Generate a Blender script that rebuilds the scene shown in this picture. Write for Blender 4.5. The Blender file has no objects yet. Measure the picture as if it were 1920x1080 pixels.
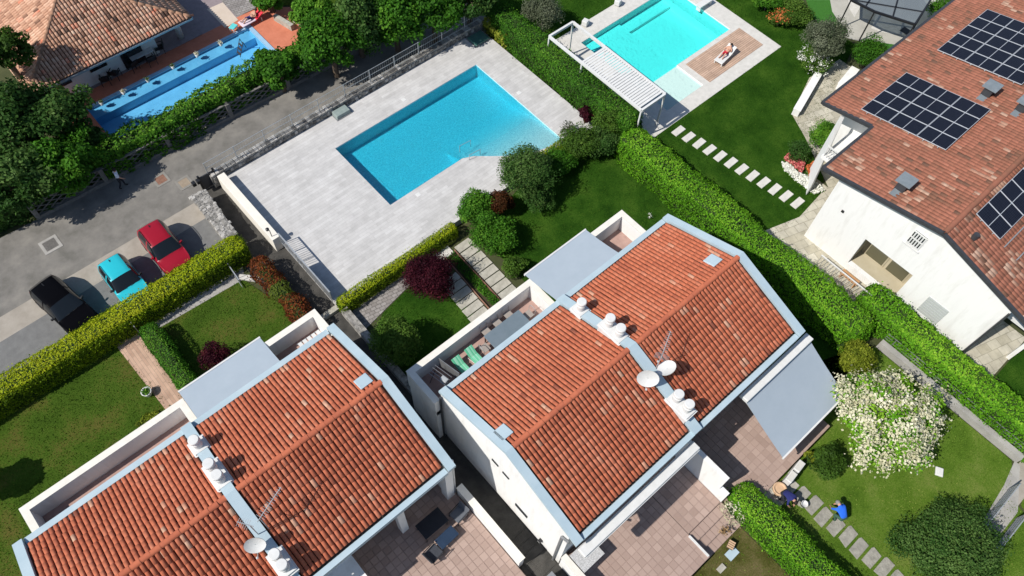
import bpy, bmesh, math, random
import numpy as np
from mathutils import Vector, Matrix

# ------------------------------------------------------------------ camera, light, exposure
SC = bpy.context.scene
COL = SC.collection
FPX, PITCH, ROLL, CAMH = 1467.3, 1.04148, -0.07161, 37.0     # focal length in px of a 1920 px frame
S2 = math.sqrt(.5)
def _basis():
    cp, sp = math.cos(PITCH), math.sin(PITCH)
    rot = lambda v: Vector(((v[0] + v[1]) * S2, (v[1] - v[0]) * S2, v[2]))   # house axes: X, Y
    fwd = rot((0, cp, -sp)); right = rot((1, 0, 0)); down = fwd.cross(right)
    cr, sr = math.cos(ROLL), math.sin(ROLL)
    return right * cr + down * sr, down * cr - right * sr, fwd
RT, DN, FW = _basis()
cam = bpy.data.cameras.new('camera'); cam.sensor_width = 36.0; cam.lens = FPX / 1920 * 36
cam.clip_start = .5; cam.clip_end = 4000
camo = bpy.data.objects.new('camera', cam); COL.objects.link(camo)
mw = Matrix(((RT.x, -DN.x, -FW.x, 0), (RT.y, -DN.y, -FW.y, 0), (RT.z, -DN.z, -FW.z, CAMH), (0, 0, 0, 1)))
camo.matrix_world = mw
SC.camera = camo
def W(px, py, z=0.0):
    "point of the place seen at a pixel of the photograph, at height z"
    d = RT * ((px - 960) / FPX) + DN * ((py - 540) / FPX) + FW
    t = (z - CAMH) / d.z
    return Vector((d.x * t, d.y * t, z))
def Wy(px, py, z0, y0, k):
    "same on the sloping plane z = z0 + k * (y - y0)"
    z = z0
    for _ in range(30):
        z = z0 + k * (W(px, py, z).y - y0)
    return W(px, py, z)
def proj(p):
    v = Vector(p) - Vector((0, 0, CAMH)); w = v.dot(FW)
    return 960 + FPX * v.dot(RT) / w, 540 + FPX * v.dot(DN) / w, w

SUN = Vector((.9, -.18, -1.0)).normalized()
sun = bpy.data.lights.new('sun', 'SUN'); sun.energy = 4.6; sun.angle = math.radians(.5); sun.color = (1, .955, .88)
suno = bpy.data.objects.new('sun', sun); COL.objects.link(suno)
suno.rotation_euler = SUN.to_track_quat('-Z', 'Y').to_euler()
world = bpy.data.worlds.new('World'); SC.world = world; world.use_nodes = True
wn = world.node_tree.nodes; wl = world.node_tree.links
sky = wn.new('ShaderNodeTexSky'); sky.sky_type = 'NISHITA'; sky.sun_disc = False
tos = -SUN
sky.sun_elevation = math.asin(tos.z); sky.sun_rotation = math.atan2(tos.x, tos.y)
sky.altitude = 100; sky.air_density = 1.0; sky.dust_density = .6; sky.ozone_density = 1.2
bg = wn['Background']; bg.inputs[1].default_value = .10
wl.new(sky.outputs[0], bg.inputs[0])
SC.view_settings.view_transform = 'Standard'; SC.view_settings.look = 'None'
SC.view_settings.exposure = 0.2; SC.view_settings.gamma = 1.0
SC.cycles.max_bounces = 6; SC.cycles.transparent_max_bounces = 12
SC.cycles.caustics_reflective = False; SC.cycles.caustics_refractive = False

rng = np.random.default_rng(7)
random.seed(7)

# ------------------------------------------------------------------ materials
MATS = {}
def _new(name):
    m = bpy.data.materials.new(name); m.use_nodes = True
    nt = m.node_tree; return m, nt, nt.nodes, nt.links, nt.nodes['Principled BSDF']
def ramp(nodes, stops):
    r = nodes.new('ShaderNodeValToRGB'); e = r.color_ramp.elements
    while len(e) < len(stops): e.new(.5)
    for el, (p, c) in zip(e, stops): el.position = p; el.color = (*c, 1)
    return r
def M(name, c1, c2=None, scale=4.0, rough=.8, bump=0.0, bscale=None, metal=0.0, detail=6, stretch=None, c3=None, spec=.3, coat=0.0):
    "plain surface: two or three tones broken up by noise, fine relief"
    if name in MATS: return MATS[name]
    m, nt, n, l, b = _new(name)
    b.inputs['Roughness'].default_value = rough; b.inputs['Metallic'].default_value = metal
    b.inputs['Specular IOR Level'].default_value = spec
    if coat: b.inputs['Coat Weight'].default_value = coat; b.inputs['Coat Roughness'].default_value = .05
    tc = n.new('ShaderNodeTexCoord'); vec = tc.outputs['Object']
    if stretch:
        mp = n.new('ShaderNodeMapping'); mp.inputs['Scale'].default_value = stretch
        l.new(vec, mp.inputs[0]); vec = mp.outputs[0]
    if c2:
        t = n.new('ShaderNodeTexNoise'); t.inputs['Scale'].default_value = scale; t.inputs['Detail'].default_value = detail
        t.inputs['Roughness'].default_value = .65
        l.new(vec, t.inputs['Vector'])
        st = [(.3, c1), (.7, c2)] if not c3 else [(.28, c1), (.5, c2), (.72, c3)]
        r = ramp(n, st); l.new(t.outputs[0], r.inputs[0]); l.new(r.outputs[0], b.inputs['Base Color'])
    else: b.inputs['Base Color'].default_value = (*c1, 1)
    if bump:
        t2 = n.new('ShaderNodeTexNoise'); t2.inputs['Scale'].default_value = bscale or scale * 6; t2.inputs['Detail'].default_value = 4
        l.new(vec, t2.inputs['Vector'])
        bp = n.new('ShaderNodeBump'); bp.inputs['Strength'].default_value = bump; bp.inputs['Distance'].default_value = .05
        l.new(t2.outputs[0], bp.inputs['Height']); l.new(bp.outputs[0], b.inputs['Normal'])
    MATS[name] = m; return m
def MT(name, stops, rough=.8, trans=0.0, noise=0.0, nscale=8, spec=.25, bump=0.0):
    "surface whose tone follows the per-piece value 'tint'"
    m, nt, n, l, b = _new(name)
    b.inputs['Roughness'].default_value = rough; b.inputs['Specular IOR Level'].default_value = spec
    a = n.new('ShaderNodeAttribute'); a.attribute_name = 'tint'
    r = ramp(n, stops); out = a.outputs['Fac']
    if noise:
        tc = n.new('ShaderNodeTexCoord'); t = n.new('ShaderNodeTexNoise'); t.inputs['Scale'].default_value = nscale; t.inputs['Detail'].default_value = 5
        l.new(tc.outputs['Object'], t.inputs['Vector'])
        mm = n.new('ShaderNodeMath'); mm.operation = 'MULTIPLY_ADD'; mm.inputs[1].default_value = noise; l.new(t.outputs[0], mm.inputs[0])
        ad = n.new('ShaderNodeMath'); ad.operation = 'SUBTRACT'; ad.inputs[1].default_value = noise / 2; l.new(out, ad.inputs[0])
        l.new(ad.outputs[0], mm.inputs[2]); out = mm.outputs[0]
        if bump:
            bp = n.new('ShaderNodeBump'); bp.inputs['Strength'].default_value = bump; bp.inputs['Distance'].default_value = .02
            l.new(t.outputs[0], bp.inputs['Height']); l.new(bp.outputs[0], b.inputs['Normal'])
    l.new(out, r.inputs[0]); l.new(r.outputs[0], b.inputs['Base Color'])
    if trans:
        tr = n.new('ShaderNodeBsdfTranslucent'); l.new(r.outputs[0], tr.inputs[0])
        mx = n.new('ShaderNodeMixShader'); mx.inputs[0].default_value = trans
        l.new(b.outputs[0], mx.inputs[1]); l.new(tr.outputs[0], mx.inputs[2])
        l.new(mx.outputs[0], n['Material Output'].inputs[0])
    MATS[name] = m; return m
def MW(name, tint, scale=5, bump=.25, distort=1.0, shoal=None):
    "clear water: tinted, with a rippled mirror on top"
    m, nt, n, l, b = _new(name); n.remove(b)
    tc = n.new('ShaderNodeTexCoord')
    t = n.new('ShaderNodeTexNoise'); t.inputs['Scale'].default_value = scale; t.inputs['Detail'].default_value = 3; t.inputs['Distortion'].default_value = distort
    l.new(tc.outputs['Object'], t.inputs['Vector'])
    bp = n.new('ShaderNodeBump'); bp.inputs['Strength'].default_value = bump; bp.inputs['Distance'].default_value = .1
    l.new(t.outputs[0], bp.inputs['Height'])
    fr = n.new('ShaderNodeFresnel'); fr.inputs[0].default_value = 1.33; l.new(bp.outputs[0], fr.inputs['Normal'])
    tr = n.new('ShaderNodeBsdfTransparent'); tr.inputs[0].default_value = (*tint, 1)
    if shoal:                       # the bottom rises along y: less water, less colour
        tint2, ya, yb = shoal; sp = n.new('ShaderNodeSeparateXYZ'); l.new(tc.outputs['Object'], sp.inputs[0])
        mr = n.new('ShaderNodeMapRange'); mr.interpolation_type = 'SMOOTHSTEP'; mr.inputs['From Min'].default_value = ya; mr.inputs['From Max'].default_value = yb; l.new(sp.outputs['Y'], mr.inputs['Value'])
        mc = n.new('ShaderNodeMix'); mc.data_type = 'RGBA'; mc.inputs[6].default_value = (*tint2, 1); mc.inputs[7].default_value = (*tint, 1); l.new(mr.outputs[0], mc.inputs[0]); l.new(mc.outputs[2], tr.inputs[0])
    gl = n.new('ShaderNodeBsdfGlossy'); gl.inputs['Roughness'].default_value = .08; l.new(bp.outputs[0], gl.inputs['Normal'])
    mx = n.new('ShaderNodeMixShader'); l.new(fr.outputs[0], mx.inputs[0]); l.new(tr.outputs[0], mx.inputs[1]); l.new(gl.outputs[0], mx.inputs[2])
    l.new(mx.outputs[0], n['Material Output'].inputs[0])
    MATS[name] = m; return m
def MG(name, tint, rough=.05, clear=.5):
    "pane: part mirror, part see-through"
    m, nt, n, l, b = _new(name)
    b.inputs['Base Color'].default_value = (*tint, 1); b.inputs['Roughness'].default_value = rough; b.inputs['Specular IOR Level'].default_value = .8
    if clear:
        tr = n.new('ShaderNodeBsdfTransparent'); tr.inputs[0].default_value = (.8, .85, .85, 1)
        mx = n.new('ShaderNodeMixShader'); mx.inputs[0].default_value = clear
        l.new(b.outputs[0], mx.inputs[1]); l.new(tr.outputs[0], mx.inputs[2]); l.new(mx.outputs[0], n['Material Output'].inputs[0])
    MATS[name] = m; return m
def MBrick(name, c1, c2, cm, bw, bh, mortar=.01, rough=.8, rot=0.0, bump=.3, var=.5, off=.5):
    "fine laid paving too small to build stone by stone"
    m, nt, n, l, b = _new(name)
    b.inputs['Roughness'].default_value = rough; b.inputs['Specular IOR Level'].default_value = .25
    tc = n.new('ShaderNodeTexCoord'); mp = n.new('ShaderNodeMapping'); mp.inputs['Rotation'].default_value = (0, 0, rot)
    l.new(tc.outputs['Object'], mp.inputs[0])
    k = n.new('ShaderNodeTexBrick'); k.inputs['Scale'].default_value = 1.0; k.inputs['Brick Width'].default_value = bw; k.inputs['Row Height'].default_value = bh
    k.inputs['Mortar Size'].default_value = mortar; k.offset = off
    k.inputs['Color1'].default_value = (*c1, 1); k.inputs['Color2'].default_value = (*c2, 1); k.inputs['Mortar'].default_value = (*cm, 1)
    l.new(mp.outputs[0], k.inputs['Vector'])
    t = n.new('ShaderNodeTexNoise'); t.inputs['Scale'].default_value = 1.3; t.inputs['Detail'].default_value = 8; t.inputs['Roughness'].default_value = .7
    l.new(tc.outputs['Object'], t.inputs['Vector'])
    hsv = n.new('ShaderNodeMix'); hsv.data_type = 'RGBA'; hsv.blend_type = 'OVERLAY'; hsv.inputs[0].default_value = var
    l.new(k.outputs[0], hsv.inputs[6]); l.new(t.outputs[0], hsv.inputs[7]); l.new(hsv.outputs[2], b.inputs['Base Color'])
    bp = n.new('ShaderNodeBump'); bp.inputs['Strength'].default_value = bump; bp.inputs['Distance'].default_value = .01; bp.invert = True
    l.new(k.outputs['Fac'], bp.inputs['Height']); l.new(bp.outputs[0], b.inputs['Normal'])
    MATS[name] = m; return m
def MGrass(name, a, b_, c, patch=.35):
    "mown turf: blades' noise over broad patches"
    m, nt, n, l, b = _new(name)
    b.inputs['Roughness'].default_value = 1; b.inputs['Specular IOR Level'].default_value = 0
    tc = n.new('ShaderNodeTexCoord')
    def nz(s, d, r=.6):
        t = n.new('ShaderNodeTexNoise'); t.inputs['Scale'].default_value = s; t.inputs['Detail'].default_value = d; t.inputs['Roughness'].default_value = r
        l.new(tc.outputs['Object'], t.inputs['Vector']); return t
    f = nz(14, 6, .8); p = nz(patch, 5, .6)
    mm = n.new('ShaderNodeMath'); mm.operation = 'ADD'; l.new(f.outputs[0], mm.inputs[0]); l.new(p.outputs[0], mm.inputs[1])
    hf = n.new('ShaderNodeMath'); hf.operation = 'MULTIPLY'; hf.inputs[1].default_value = .5; l.new(mm.outputs[0], hf.inputs[0])
    r = ramp(n, [(.39, a), (.5, b_), (.62, c)]); l.new(hf.outputs[0], r.inputs[0]); l.new(r.outputs[0], b.inputs['Base Color'])
    g = nz(45, 3); bp = n.new('ShaderNodeBump'); bp.inputs['Strength'].default_value = .9; bp.inputs['Distance'].default_value = .05
    l.new(g.outputs[0], bp.inputs['Height']); l.new(bp.outputs[0], b.inputs['Normal'])
    MATS[name] = m; return m

# ------------------------------------------------------------------ mesh building
class MB:
    def __init__(s): s.v = []; s.f = []; s.t = []; s.cur = .5
    def add(s, vs, fs):
        o = len(s.v); s.v += [tuple(p) for p in vs]; s.f += [tuple(i + o for i in f) for f in fs]; s.t += [s.cur] * len(vs); return s
    def box(s, x0, x1, y0, y1, z0, z1, inset=0.0):
        i = inset
        return s.add([(x0, y0, z0), (x1, y0, z0), (x1, y1, z0), (x0, y1, z0), (x0 + i, y0 + i, z1), (x1 - i, y0 + i, z1), (x1 - i, y1 - i, z1), (x0 + i, y1 - i, z1)],
              [(3, 2, 1, 0), (4, 5, 6, 7), (0, 1, 5, 4), (1, 2, 6, 5), (2, 3, 7, 6), (3, 0, 4, 7)])
    def hexa(s, b, t):
        return s.add(list(b) + list(t), [(3, 2, 1, 0), (4, 5, 6, 7), (0, 1, 5, 4), (1, 2, 6, 5), (2, 3, 7, 6), (3, 0, 4, 7)])
    def prism(s, pts, z0, z1):
        n = len(pts)
        if sum(pts[i][0] * pts[(i + 1) % n][1] - pts[(i + 1) % n][0] * pts[i][1] for i in range(n)) < 0: pts = pts[::-1]
        return s.add([(p[0], p[1], z0) for p in pts] + [(p[0], p[1], z1) for p in pts],
              [tuple(range(n - 1, -1, -1)), tuple(range(n, 2 * n))] + [(i, (i + 1) % n, n + (i + 1) % n, n + i) for i in range(n)])
    def sheet(s, pts, z):
        n = len(pts)
        if sum(pts[i][0] * pts[(i + 1) % n][1] - pts[(i + 1) % n][0] * pts[i][1] for i in range(n)) < 0: pts = pts[::-1]
        return s.add([(p[0], p[1], z) for p in pts], [tuple(range(n))])
    def cyl(s, c, r0, r1, z0, z1, n=16):
        vs = [(c[0] + r * math.cos(2 * math.pi * i / n), c[1] + r * math.sin(2 * math.pi * i / n), z) for r, z in ((r0, z0), (r1, z1)) for i in range(n)]
        return s.add(vs, [tuple(range(n - 1, -1, -1)), tuple(range(n, 2 * n))] + [(i, (i + 1) % n, n + (i + 1) % n, n + i) for i in range(n)])
    def lathe(s, c, prof, n=20):
        vs = []; fs = []
        for r, z in prof:
            vs += [(c[0] + r * math.cos(2 * math.pi * i / n), c[1] + r * math.sin(2 * math.pi * i / n), c[2] + z) for i in range(n)]
        for k in range(len(prof) - 1):
            fs += [(k * n + i, k * n + (i + 1) % n, (k + 1) * n + (i + 1) % n, (k + 1) * n + i) for i in range(n)]
        return s.add(vs, fs)
    def tube(s, p0, p1, r, n=6, r1=None):
        p0, p1 = Vector(p0), Vector(p1); r1 = r if r1 is None else r1
        d = (p1 - p0).normalized(); a = d.orthogonal().normalized(); b = d.cross(a)
        vs = []
        for p, rr in ((p0, r), (p1, r1)):
            vs += [p + (a * math.cos(2 * math.pi * i / n) + b * math.sin(2 * math.pi * i / n)) * rr for i in range(n)]
        return s.add(vs, [tuple(range(n - 1, -1, -1)), tuple(range(n, 2 * n))] + [(i, (i + 1) % n, n + (i + 1) % n, n + i) for i in range(n)])
    def bar(s, p0, p1, w, h):
        "square bar, w across, h up"
        p0, p1 = Vector(p0), Vector(p1); d = (p1 - p0).normalized(); up = Vector((0, 0, 1))
        a = d.cross(up); a = a.normalized() if a.length > 1e-3 else Vector((1, 0, 0)); b = a.cross(d).normalized()
        q = lambda p: [p - a * w / 2 - b * h / 2, p + a * w / 2 - b * h / 2, p + a * w / 2 + b * h / 2, p - a * w / 2 + b * h / 2]
        return s.hexa(q(p0), q(p1))
    def path(s, pts, r, n=6):
        for a, b in zip(pts[:-1], pts[1:]): s.tube(a, b, r, n)
        return s
    def mesh(s, name, mat, smooth=False):
        me = bpy.data.meshes.new(name); me.from_pydata(s.v, [], s.f); me.update()
        if isinstance(mat, (list, tuple)):
            for m in mat: me.materials.append(m)
        elif mat: me.materials.append(mat)
        if len(set(s.t)) > 1 or (s.t and s.t[0] != .5):
            at = me.attributes.new('tint', 'FLOAT', 'POINT'); at.data.foreach_set('value', np.array(s.t, dtype=np.float32))
        if smooth: me.polygons.foreach_set('use_smooth', [True] * len(me.polygons))
        return me
    def build(s, name, mat, parent=None, smooth=False, bevel=0.0, loc=None):
        o = bpy.data.objects.new(name, s.mesh(name, mat, smooth)); COL.objects.link(o)
        if parent: o.parent = parent
        if loc is not None: o.location = loc
        if bevel:
            bv = o.modifiers.new('bevel', 'BEVEL'); bv.width = bevel; bv.segments = 2; bv.limit_method = 'ANGLE'
        return o
def tag(o, label=None, cat=None, group=None, kind=None):
    if label: o['label'] = label
    if cat: o['category'] = cat
    if group: o['group'] = group
    if kind: o['kind'] = kind
    return o
def empty(name, loc=(0, 0, 0), rz=0.0, label=None, cat=None, group=None):
    o = bpy.data.objects.new(name, None); COL.objects.link(o); o.location = loc; o.rotation_euler = (0, 0, rz); o.empty_display_size = .2
    return tag(o, label, cat, group)
def copy_tree(o, parent=None):
    c = o.copy(); COL.objects.link(c); c.parent = parent
    for ch in list(o.children): copy_tree(ch, c)
    return c
def structure(name, mb, mat, label=None, bevel=0.0):
    return tag(mb.build(name, mat, bevel=bevel), label, None, None, 'structure')
def npmesh(name, verts, faces, mat, tint=None, parent=None, smooth=False):
    "big mesh of equal quads or triangles from numpy arrays"
    k = faces.shape[1]; me = bpy.data.meshes.new(name)
    me.vertices.add(len(verts)); me.vertices.foreach_set('co', verts.astype(np.float32).ravel())
    me.loops.add(faces.size); me.loops.foreach_set('vertex_index', faces.astype(np.int32).ravel())
    me.polygons.add(len(faces)); me.polygons.foreach_set('loop_start', np.arange(0, faces.size, k, dtype=np.int32))
    me.update(calc_edges=True)
    if tint is not None:
        at = me.attributes.new('tint', 'FLOAT', 'POINT'); at.data.foreach_set('value', tint.astype(np.float32))
    me.materials.append(mat)
    if smooth: me.polygons.foreach_set('use_smooth', [True] * len(me.polygons))
    o = bpy.data.objects.new(name, me); COL.objects.link(o)
    if parent: o.parent = parent
    return o

# ------------------------------------------------------------------ foliage
def wob(P, k, seed):
    "smooth pseudo-noise of points, about -1..1"
    r = np.random.default_rng(seed); o = np.zeros(len(P))
    for i in range(5):
        d = r.normal(size=3); d /= np.linalg.norm(d); o += np.sin(P @ d * k * (1 + .6 * i) + r.uniform(0, 6.28)) / (1 + .35 * i)
    return o / 2.2
def leafquads(P, N, size, spread=.7, aspect=.62, r=None):
    r = r or rng; n = len(P)
    nn = N + spread * r.normal(size=(n, 3)); nn /= np.linalg.norm(nn, axis=1)[:, None] + 1e-9
    t = np.cross(nn, r.normal(size=(n, 3))); t /= np.linalg.norm(t, axis=1)[:, None] + 1e-9
    b = np.cross(nn, t); l = size * r.uniform(.45, 1.45, (n, 1)) * .5; w = l * aspect
    V = np.stack([P - t * l, P + b * w + nn * w * .25, P + t * l, P - b * w + nn * w * .25], 1).reshape(-1, 3)
    return V, np.arange(4 * n).reshape(n, 4)
def leafobj(name, P, N, size, tint, mat, parent, spread=.7, aspect=.62):
    V, F = leafquads(P, N, size, spread, aspect)
    return npmesh(name, V, F, mat, np.repeat(np.clip(tint, 0.01, .99), 4), parent)
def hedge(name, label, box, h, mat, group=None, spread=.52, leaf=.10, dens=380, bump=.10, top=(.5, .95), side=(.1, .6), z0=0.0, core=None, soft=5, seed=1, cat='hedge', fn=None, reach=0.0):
    x0, x1, y0, y1 = box; cx, cy = (x0 + x1) / 2, (y0 + y1) / 2; hx, hy = (x1 - x0) / 2, (y1 - y0) / 2
    root = empty(name, (cx, cy, z0), 0, label, cat, group); r = np.random.default_rng(seed)
    hm = min(hx, hy, h)
    A = [4 * hx * hy, 2 * hx * h, 2 * hx * h, 2 * hy * h, 2 * hy * h]; P = []; N = []; T = []
    for i, a in enumerate(A):
        n = int(a * dens); s = r.uniform(-1, 1, n); q = r.uniform(0, 1, n)
        if i == 0: p = np.stack([s * hx, (q * 2 - 1) * hy, np.full(n, h)], 1); nn = (0, 0, 1)
        elif i < 3: sg = 1 if i == 1 else -1; p = np.stack([s * hx, np.full(n, sg * hy), q * h], 1); nn = (0, sg, .15)
        else: sg = 1 if i == 3 else -1; p = np.stack([np.full(n, sg * hx), s * hy, q * h], 1); nn = (sg, 0, .15)
        P.append(p); N.append(np.tile(np.array(nn, float), (n, 1)))
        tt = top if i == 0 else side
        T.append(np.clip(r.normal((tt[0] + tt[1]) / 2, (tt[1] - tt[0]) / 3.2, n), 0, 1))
    P = np.concatenate(P); N = np.concatenate(N); T = np.concatenate(T)
    # round the shoulders
    rad = min(.38 * min(hx, hy) * 2, h * .45) * 5 / soft
    dx = np.maximum(np.abs(P[:, 0]) - (hx - rad), 0); dy = np.maximum(np.abs(P[:, 1]) - (hy - rad), 0); dz = np.maximum(P[:, 2] - (h - rad), 0)
    dd = np.sqrt(dx ** 2 + dy ** 2 + dz ** 2); k = np.where(dd > rad, rad / np.maximum(dd, 1e-6), 1)
    sx, sy = np.sign(P[:, 0]), np.sign(P[:, 1])
    P[:, 0] = np.where(dx > 0, sx * (hx - rad + dx * k), P[:, 0]); P[:, 1] = np.where(dy > 0, sy * (hy - rad + dy * k), P[:, 1]); P[:, 2] = np.where(dz > 0, h - rad + dz * k, P[:, 2])
    Nr = np.stack([sx * dx, sy * dy, dz], 1); ln = np.linalg.norm(Nr, axis=1)[:, None]
    N = np.where(ln > .02, Nr / np.maximum(ln, 1e-6), N)
    C = P + np.array([cx, cy, 0])
    w = wob(C, 2.2, seed) * bump + wob(C, 7, seed + 9) * bump * .5
    P = P + N * (w[:, None] + r.normal(0, .03, (len(P), 1)))
    T = T + wob(C, 1.3, seed + 3) * .12 + wob(C, .5, seed + 4) * .08
    if fn: T = fn(C, T)
    sh = r.uniform(size=len(P)) < .035; P[sh] += N[sh] * r.uniform(.03, .2, (sh.sum(), 1)) + np.array([0, 0, .05])
    keep = P[:, 2] > .02
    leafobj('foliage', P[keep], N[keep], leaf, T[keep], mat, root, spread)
    i = .13 + bump * .6
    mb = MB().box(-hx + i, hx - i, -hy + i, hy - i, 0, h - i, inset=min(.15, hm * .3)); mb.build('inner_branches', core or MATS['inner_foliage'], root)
    return root
def tree(name, label, base, crown, rad, mat, trunk_r=.12, clumps=60, per=150, leaf=.14, tint=(.15, .8), group=None, cat='tree', seed=1, bark='bark', droop=0.0, hollow=.45, cl=.3, limbs=7, up=.4, blossom=None, z0=0.0, flat=1.0, ragged=.26):
    "crown: offset of its centre from the base, rad: three half-axes"
    r = np.random.default_rng(seed); root = empty(name, (base[0], base[1], z0), 0, label, cat, group)
    c = np.array(crown, float); rad = np.array(rad, float)
    d = r.normal(size=(clumps, 3)); d /= np.linalg.norm(d, axis=1)[:, None]; d[:, 2] = np.where(d[:, 2] < -.5, -d[:, 2] * .6, d[:, 2])
    rr = r.uniform(hollow ** 3, 1, clumps) ** (1 / 3); rr *= 1 + ragged * wob(d * 2, 2.0, seed + 5)
    cc = c + d * rr[:, None] * rad * (1 - cl * .55)
    tb = np.clip(r.normal((tint[0] + tint[1]) / 2, (tint[1] - tint[0]) / 4.5, clumps), 0, 1)
    P = []; N = []; T = []
    for i in range(clumps):
        s = cl * rad * r.uniform(.75, 1.3) * np.array([1, 1, .75 * flat]); n = int(per * r.uniform(.7, 1.3))
        e = r.normal(size=(n, 3)); e /= np.linalg.norm(e, axis=1)[:, None]; q = e * (r.uniform(.25, 1, (n, 1)) ** .5) * s
        if droop: q[:, 2] -= droop * (np.abs(q[:, 0]) + np.abs(q[:, 1])) + r.uniform(0, droop, n)
        P.append(cc[i] + q); N.append(e * .7 + (cc[i] - c) / rad * .6 + np.array([0, 0, up])); T.append(tb[i] + r.normal(0, .10, n))
    P = np.concatenate(P); N = np.concatenate(N); T = np.concatenate(T)
    k = P[:, 2] > .05; P, N, T = P[k], N[k], T[k]
    leafobj('crown', P, N, leaf, T, mat, root, .8)
    if blossom:
        bm, bn, bl, thr = blossom
        fP, fN, fT = [], [], []
        for i in range(clumps):
            if cc[i][2] < c[2] + rad[2] * thr: continue
            for j in range(bn):
                e = r.normal(size=3); e[2] = abs(e[2]) + .35; e /= np.linalg.norm(e)
                hc = cc[i] + e * cl * rad * np.array([1, 1, .75]) * 1.04; n = 60 if bl > .1 else 16; q = 1.9 if bl > .1 else 1
                fP.append(hc + r.normal(0, 1, (n, 3)) * np.array([.11, .11, .07]) * q); fN.append(np.tile(e + np.array([0, 0, .4]), (n, 1))); fT.append(np.full(n, r.uniform(.2, .9)) + r.normal(0, .1, n))
        leafobj('blossom', np.concatenate(fP), np.concatenate(fN), bl, np.concatenate(fT), bm, root, .6, .8)
    mb = MB(); top = Vector(c) + Vector((0, 0, rad[2] * .25)); fork = Vector((c[0] * .5, c[1] * .5, max(.15, (c[2] - rad[2] * .55))))
    mb.tube((0, 0, -.05), fork, trunk_r, 8, trunk_r * .75); mb.tube(fork, top, trunk_r * .75, 6, trunk_r * .2)
    for i in r.choice(clumps, min(limbs, clumps), replace=False):
        a = fork.lerp(top, r.uniform(0, .6)); m = a.lerp(Vector(cc[i]), .5) + Vector((0, 0, .12 * rad[2]))
        mb.tube(a, m, trunk_r * .45, 5, trunk_r * .3); mb.tube(m, cc[i], trunk_r * .3, 5, trunk_r * .08)
    mb.build('trunk', MATS[bark], root)
    return root
def plantbed(name, label, pts, z0, h, n, leaf, mat, cat='plant', group=None, seed=1, tint=(.2, .9), core=None, flower=None):
    "low spreading plants inside a polygon of the ground"
    r = np.random.default_rng(seed); p = np.array([(q[0], q[1]) for q in pts]); c = p.mean(0)
    root = empty(name, (c[0], c[1], z0), 0, label, cat, group)
    lo, hi = p.min(0), p.max(0); out = []
    while len(out) < n:
        q = r.uniform(lo, hi, (n, 2)); ins = np.zeros(n, bool); j = len(p) - 1
        for i in range(len(p)):
            a = ((p[i, 1] > q[:, 1]) != (p[j, 1] > q[:, 1])) & (q[:, 0] < (p[j, 0] - p[i, 0]) * (q[:, 1] - p[i, 1]) / (p[j, 1] - p[i, 1] + 1e-9) + p[i, 0]); ins ^= a; j = i
        out += list(q[ins])
    q = np.array(out[:n]); Q = np.c_[q, np.zeros(n)]
    zz = h * (.55 + .45 * wob(Q, 3.0, seed)) * r.uniform(.35, 1, n)
    P = np.c_[q - c, np.maximum(zz, .02)]; N = np.tile([0, 0, 1.0], (n, 1))
    leafobj('foliage', P, N, leaf, r.normal((tint[0] + tint[1]) / 2, (tint[1] - tint[0]) / 3, n) + .15 * wob(Q, 2, seed + 2), mat, root, .7)
    if flower:
        fm, fn, fl = flower; i = r.choice(n, min(fn, n), replace=False); P2 = P[i] + np.array([0, 0, .06 + .2 * h])
        leafobj('blossom', P2, N[i], fl, r.uniform(0, 1, len(i)), fm, root, .5, .9)
    return root
def inpoly(q, p):
    ins = np.zeros(len(q), bool); j = len(p) - 1
    for i in range(len(p)):
        a = ((p[i][1] > q[:, 1]) != (p[j][1] > q[:, 1])) & (q[:, 0] < (p[j][0] - p[i][0]) * (q[:, 1] - p[i][1]) / (p[j][1] - p[i][1] + 1e-9) + p[i][0]); ins ^= a; j = i
    return ins
def lawn(label, pts, mat, bmat, z=.012, dens=110, hgt=.055, glabel=None, seed=1, holes=()):
    pts = [(p[0], p[1]) for p in pts]
    structure('lawn', MB().sheet(pts, z), mat, label)
    p = np.array(pts); lo, hi = p.min(0), p.max(0); r = np.random.default_rng(seed); n = int((hi - lo).prod() * dens)
    q = r.uniform(lo, hi, (n, 2)); q = q[inpoly(q, pts)]
    for h in holes: q = q[~inpoly(q, h)]
    n = len(q); a = r.uniform(0, 6.283, n); w = r.uniform(.012, .035, n); hh = hgt * r.uniform(.5, 1.2, n)
    dx, dy = np.cos(a) * w, np.sin(a) * w; lx, ly = r.normal(0, .03, n), r.normal(0, .03, n)
    V = np.stack([np.c_[q[:, 0] - dx, q[:, 1] - dy, np.full(n, z)], np.c_[q[:, 0] + dx, q[:, 1] + dy, np.full(n, z)], np.c_[q[:, 0] + lx, q[:, 1] + ly, z + hh]], 1).reshape(-1, 3)
    t = np.clip(r.normal(.5, .2, n) + .25 * wob(np.c_[q, np.zeros(n)], .8, seed), 0, 1)
    tag(npmesh('grass', V, np.arange(3 * n).reshape(n, 3), bmat, np.repeat(t, 3)), glabel or ('blades of ' + label), None, None, 'stuff')

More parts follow.
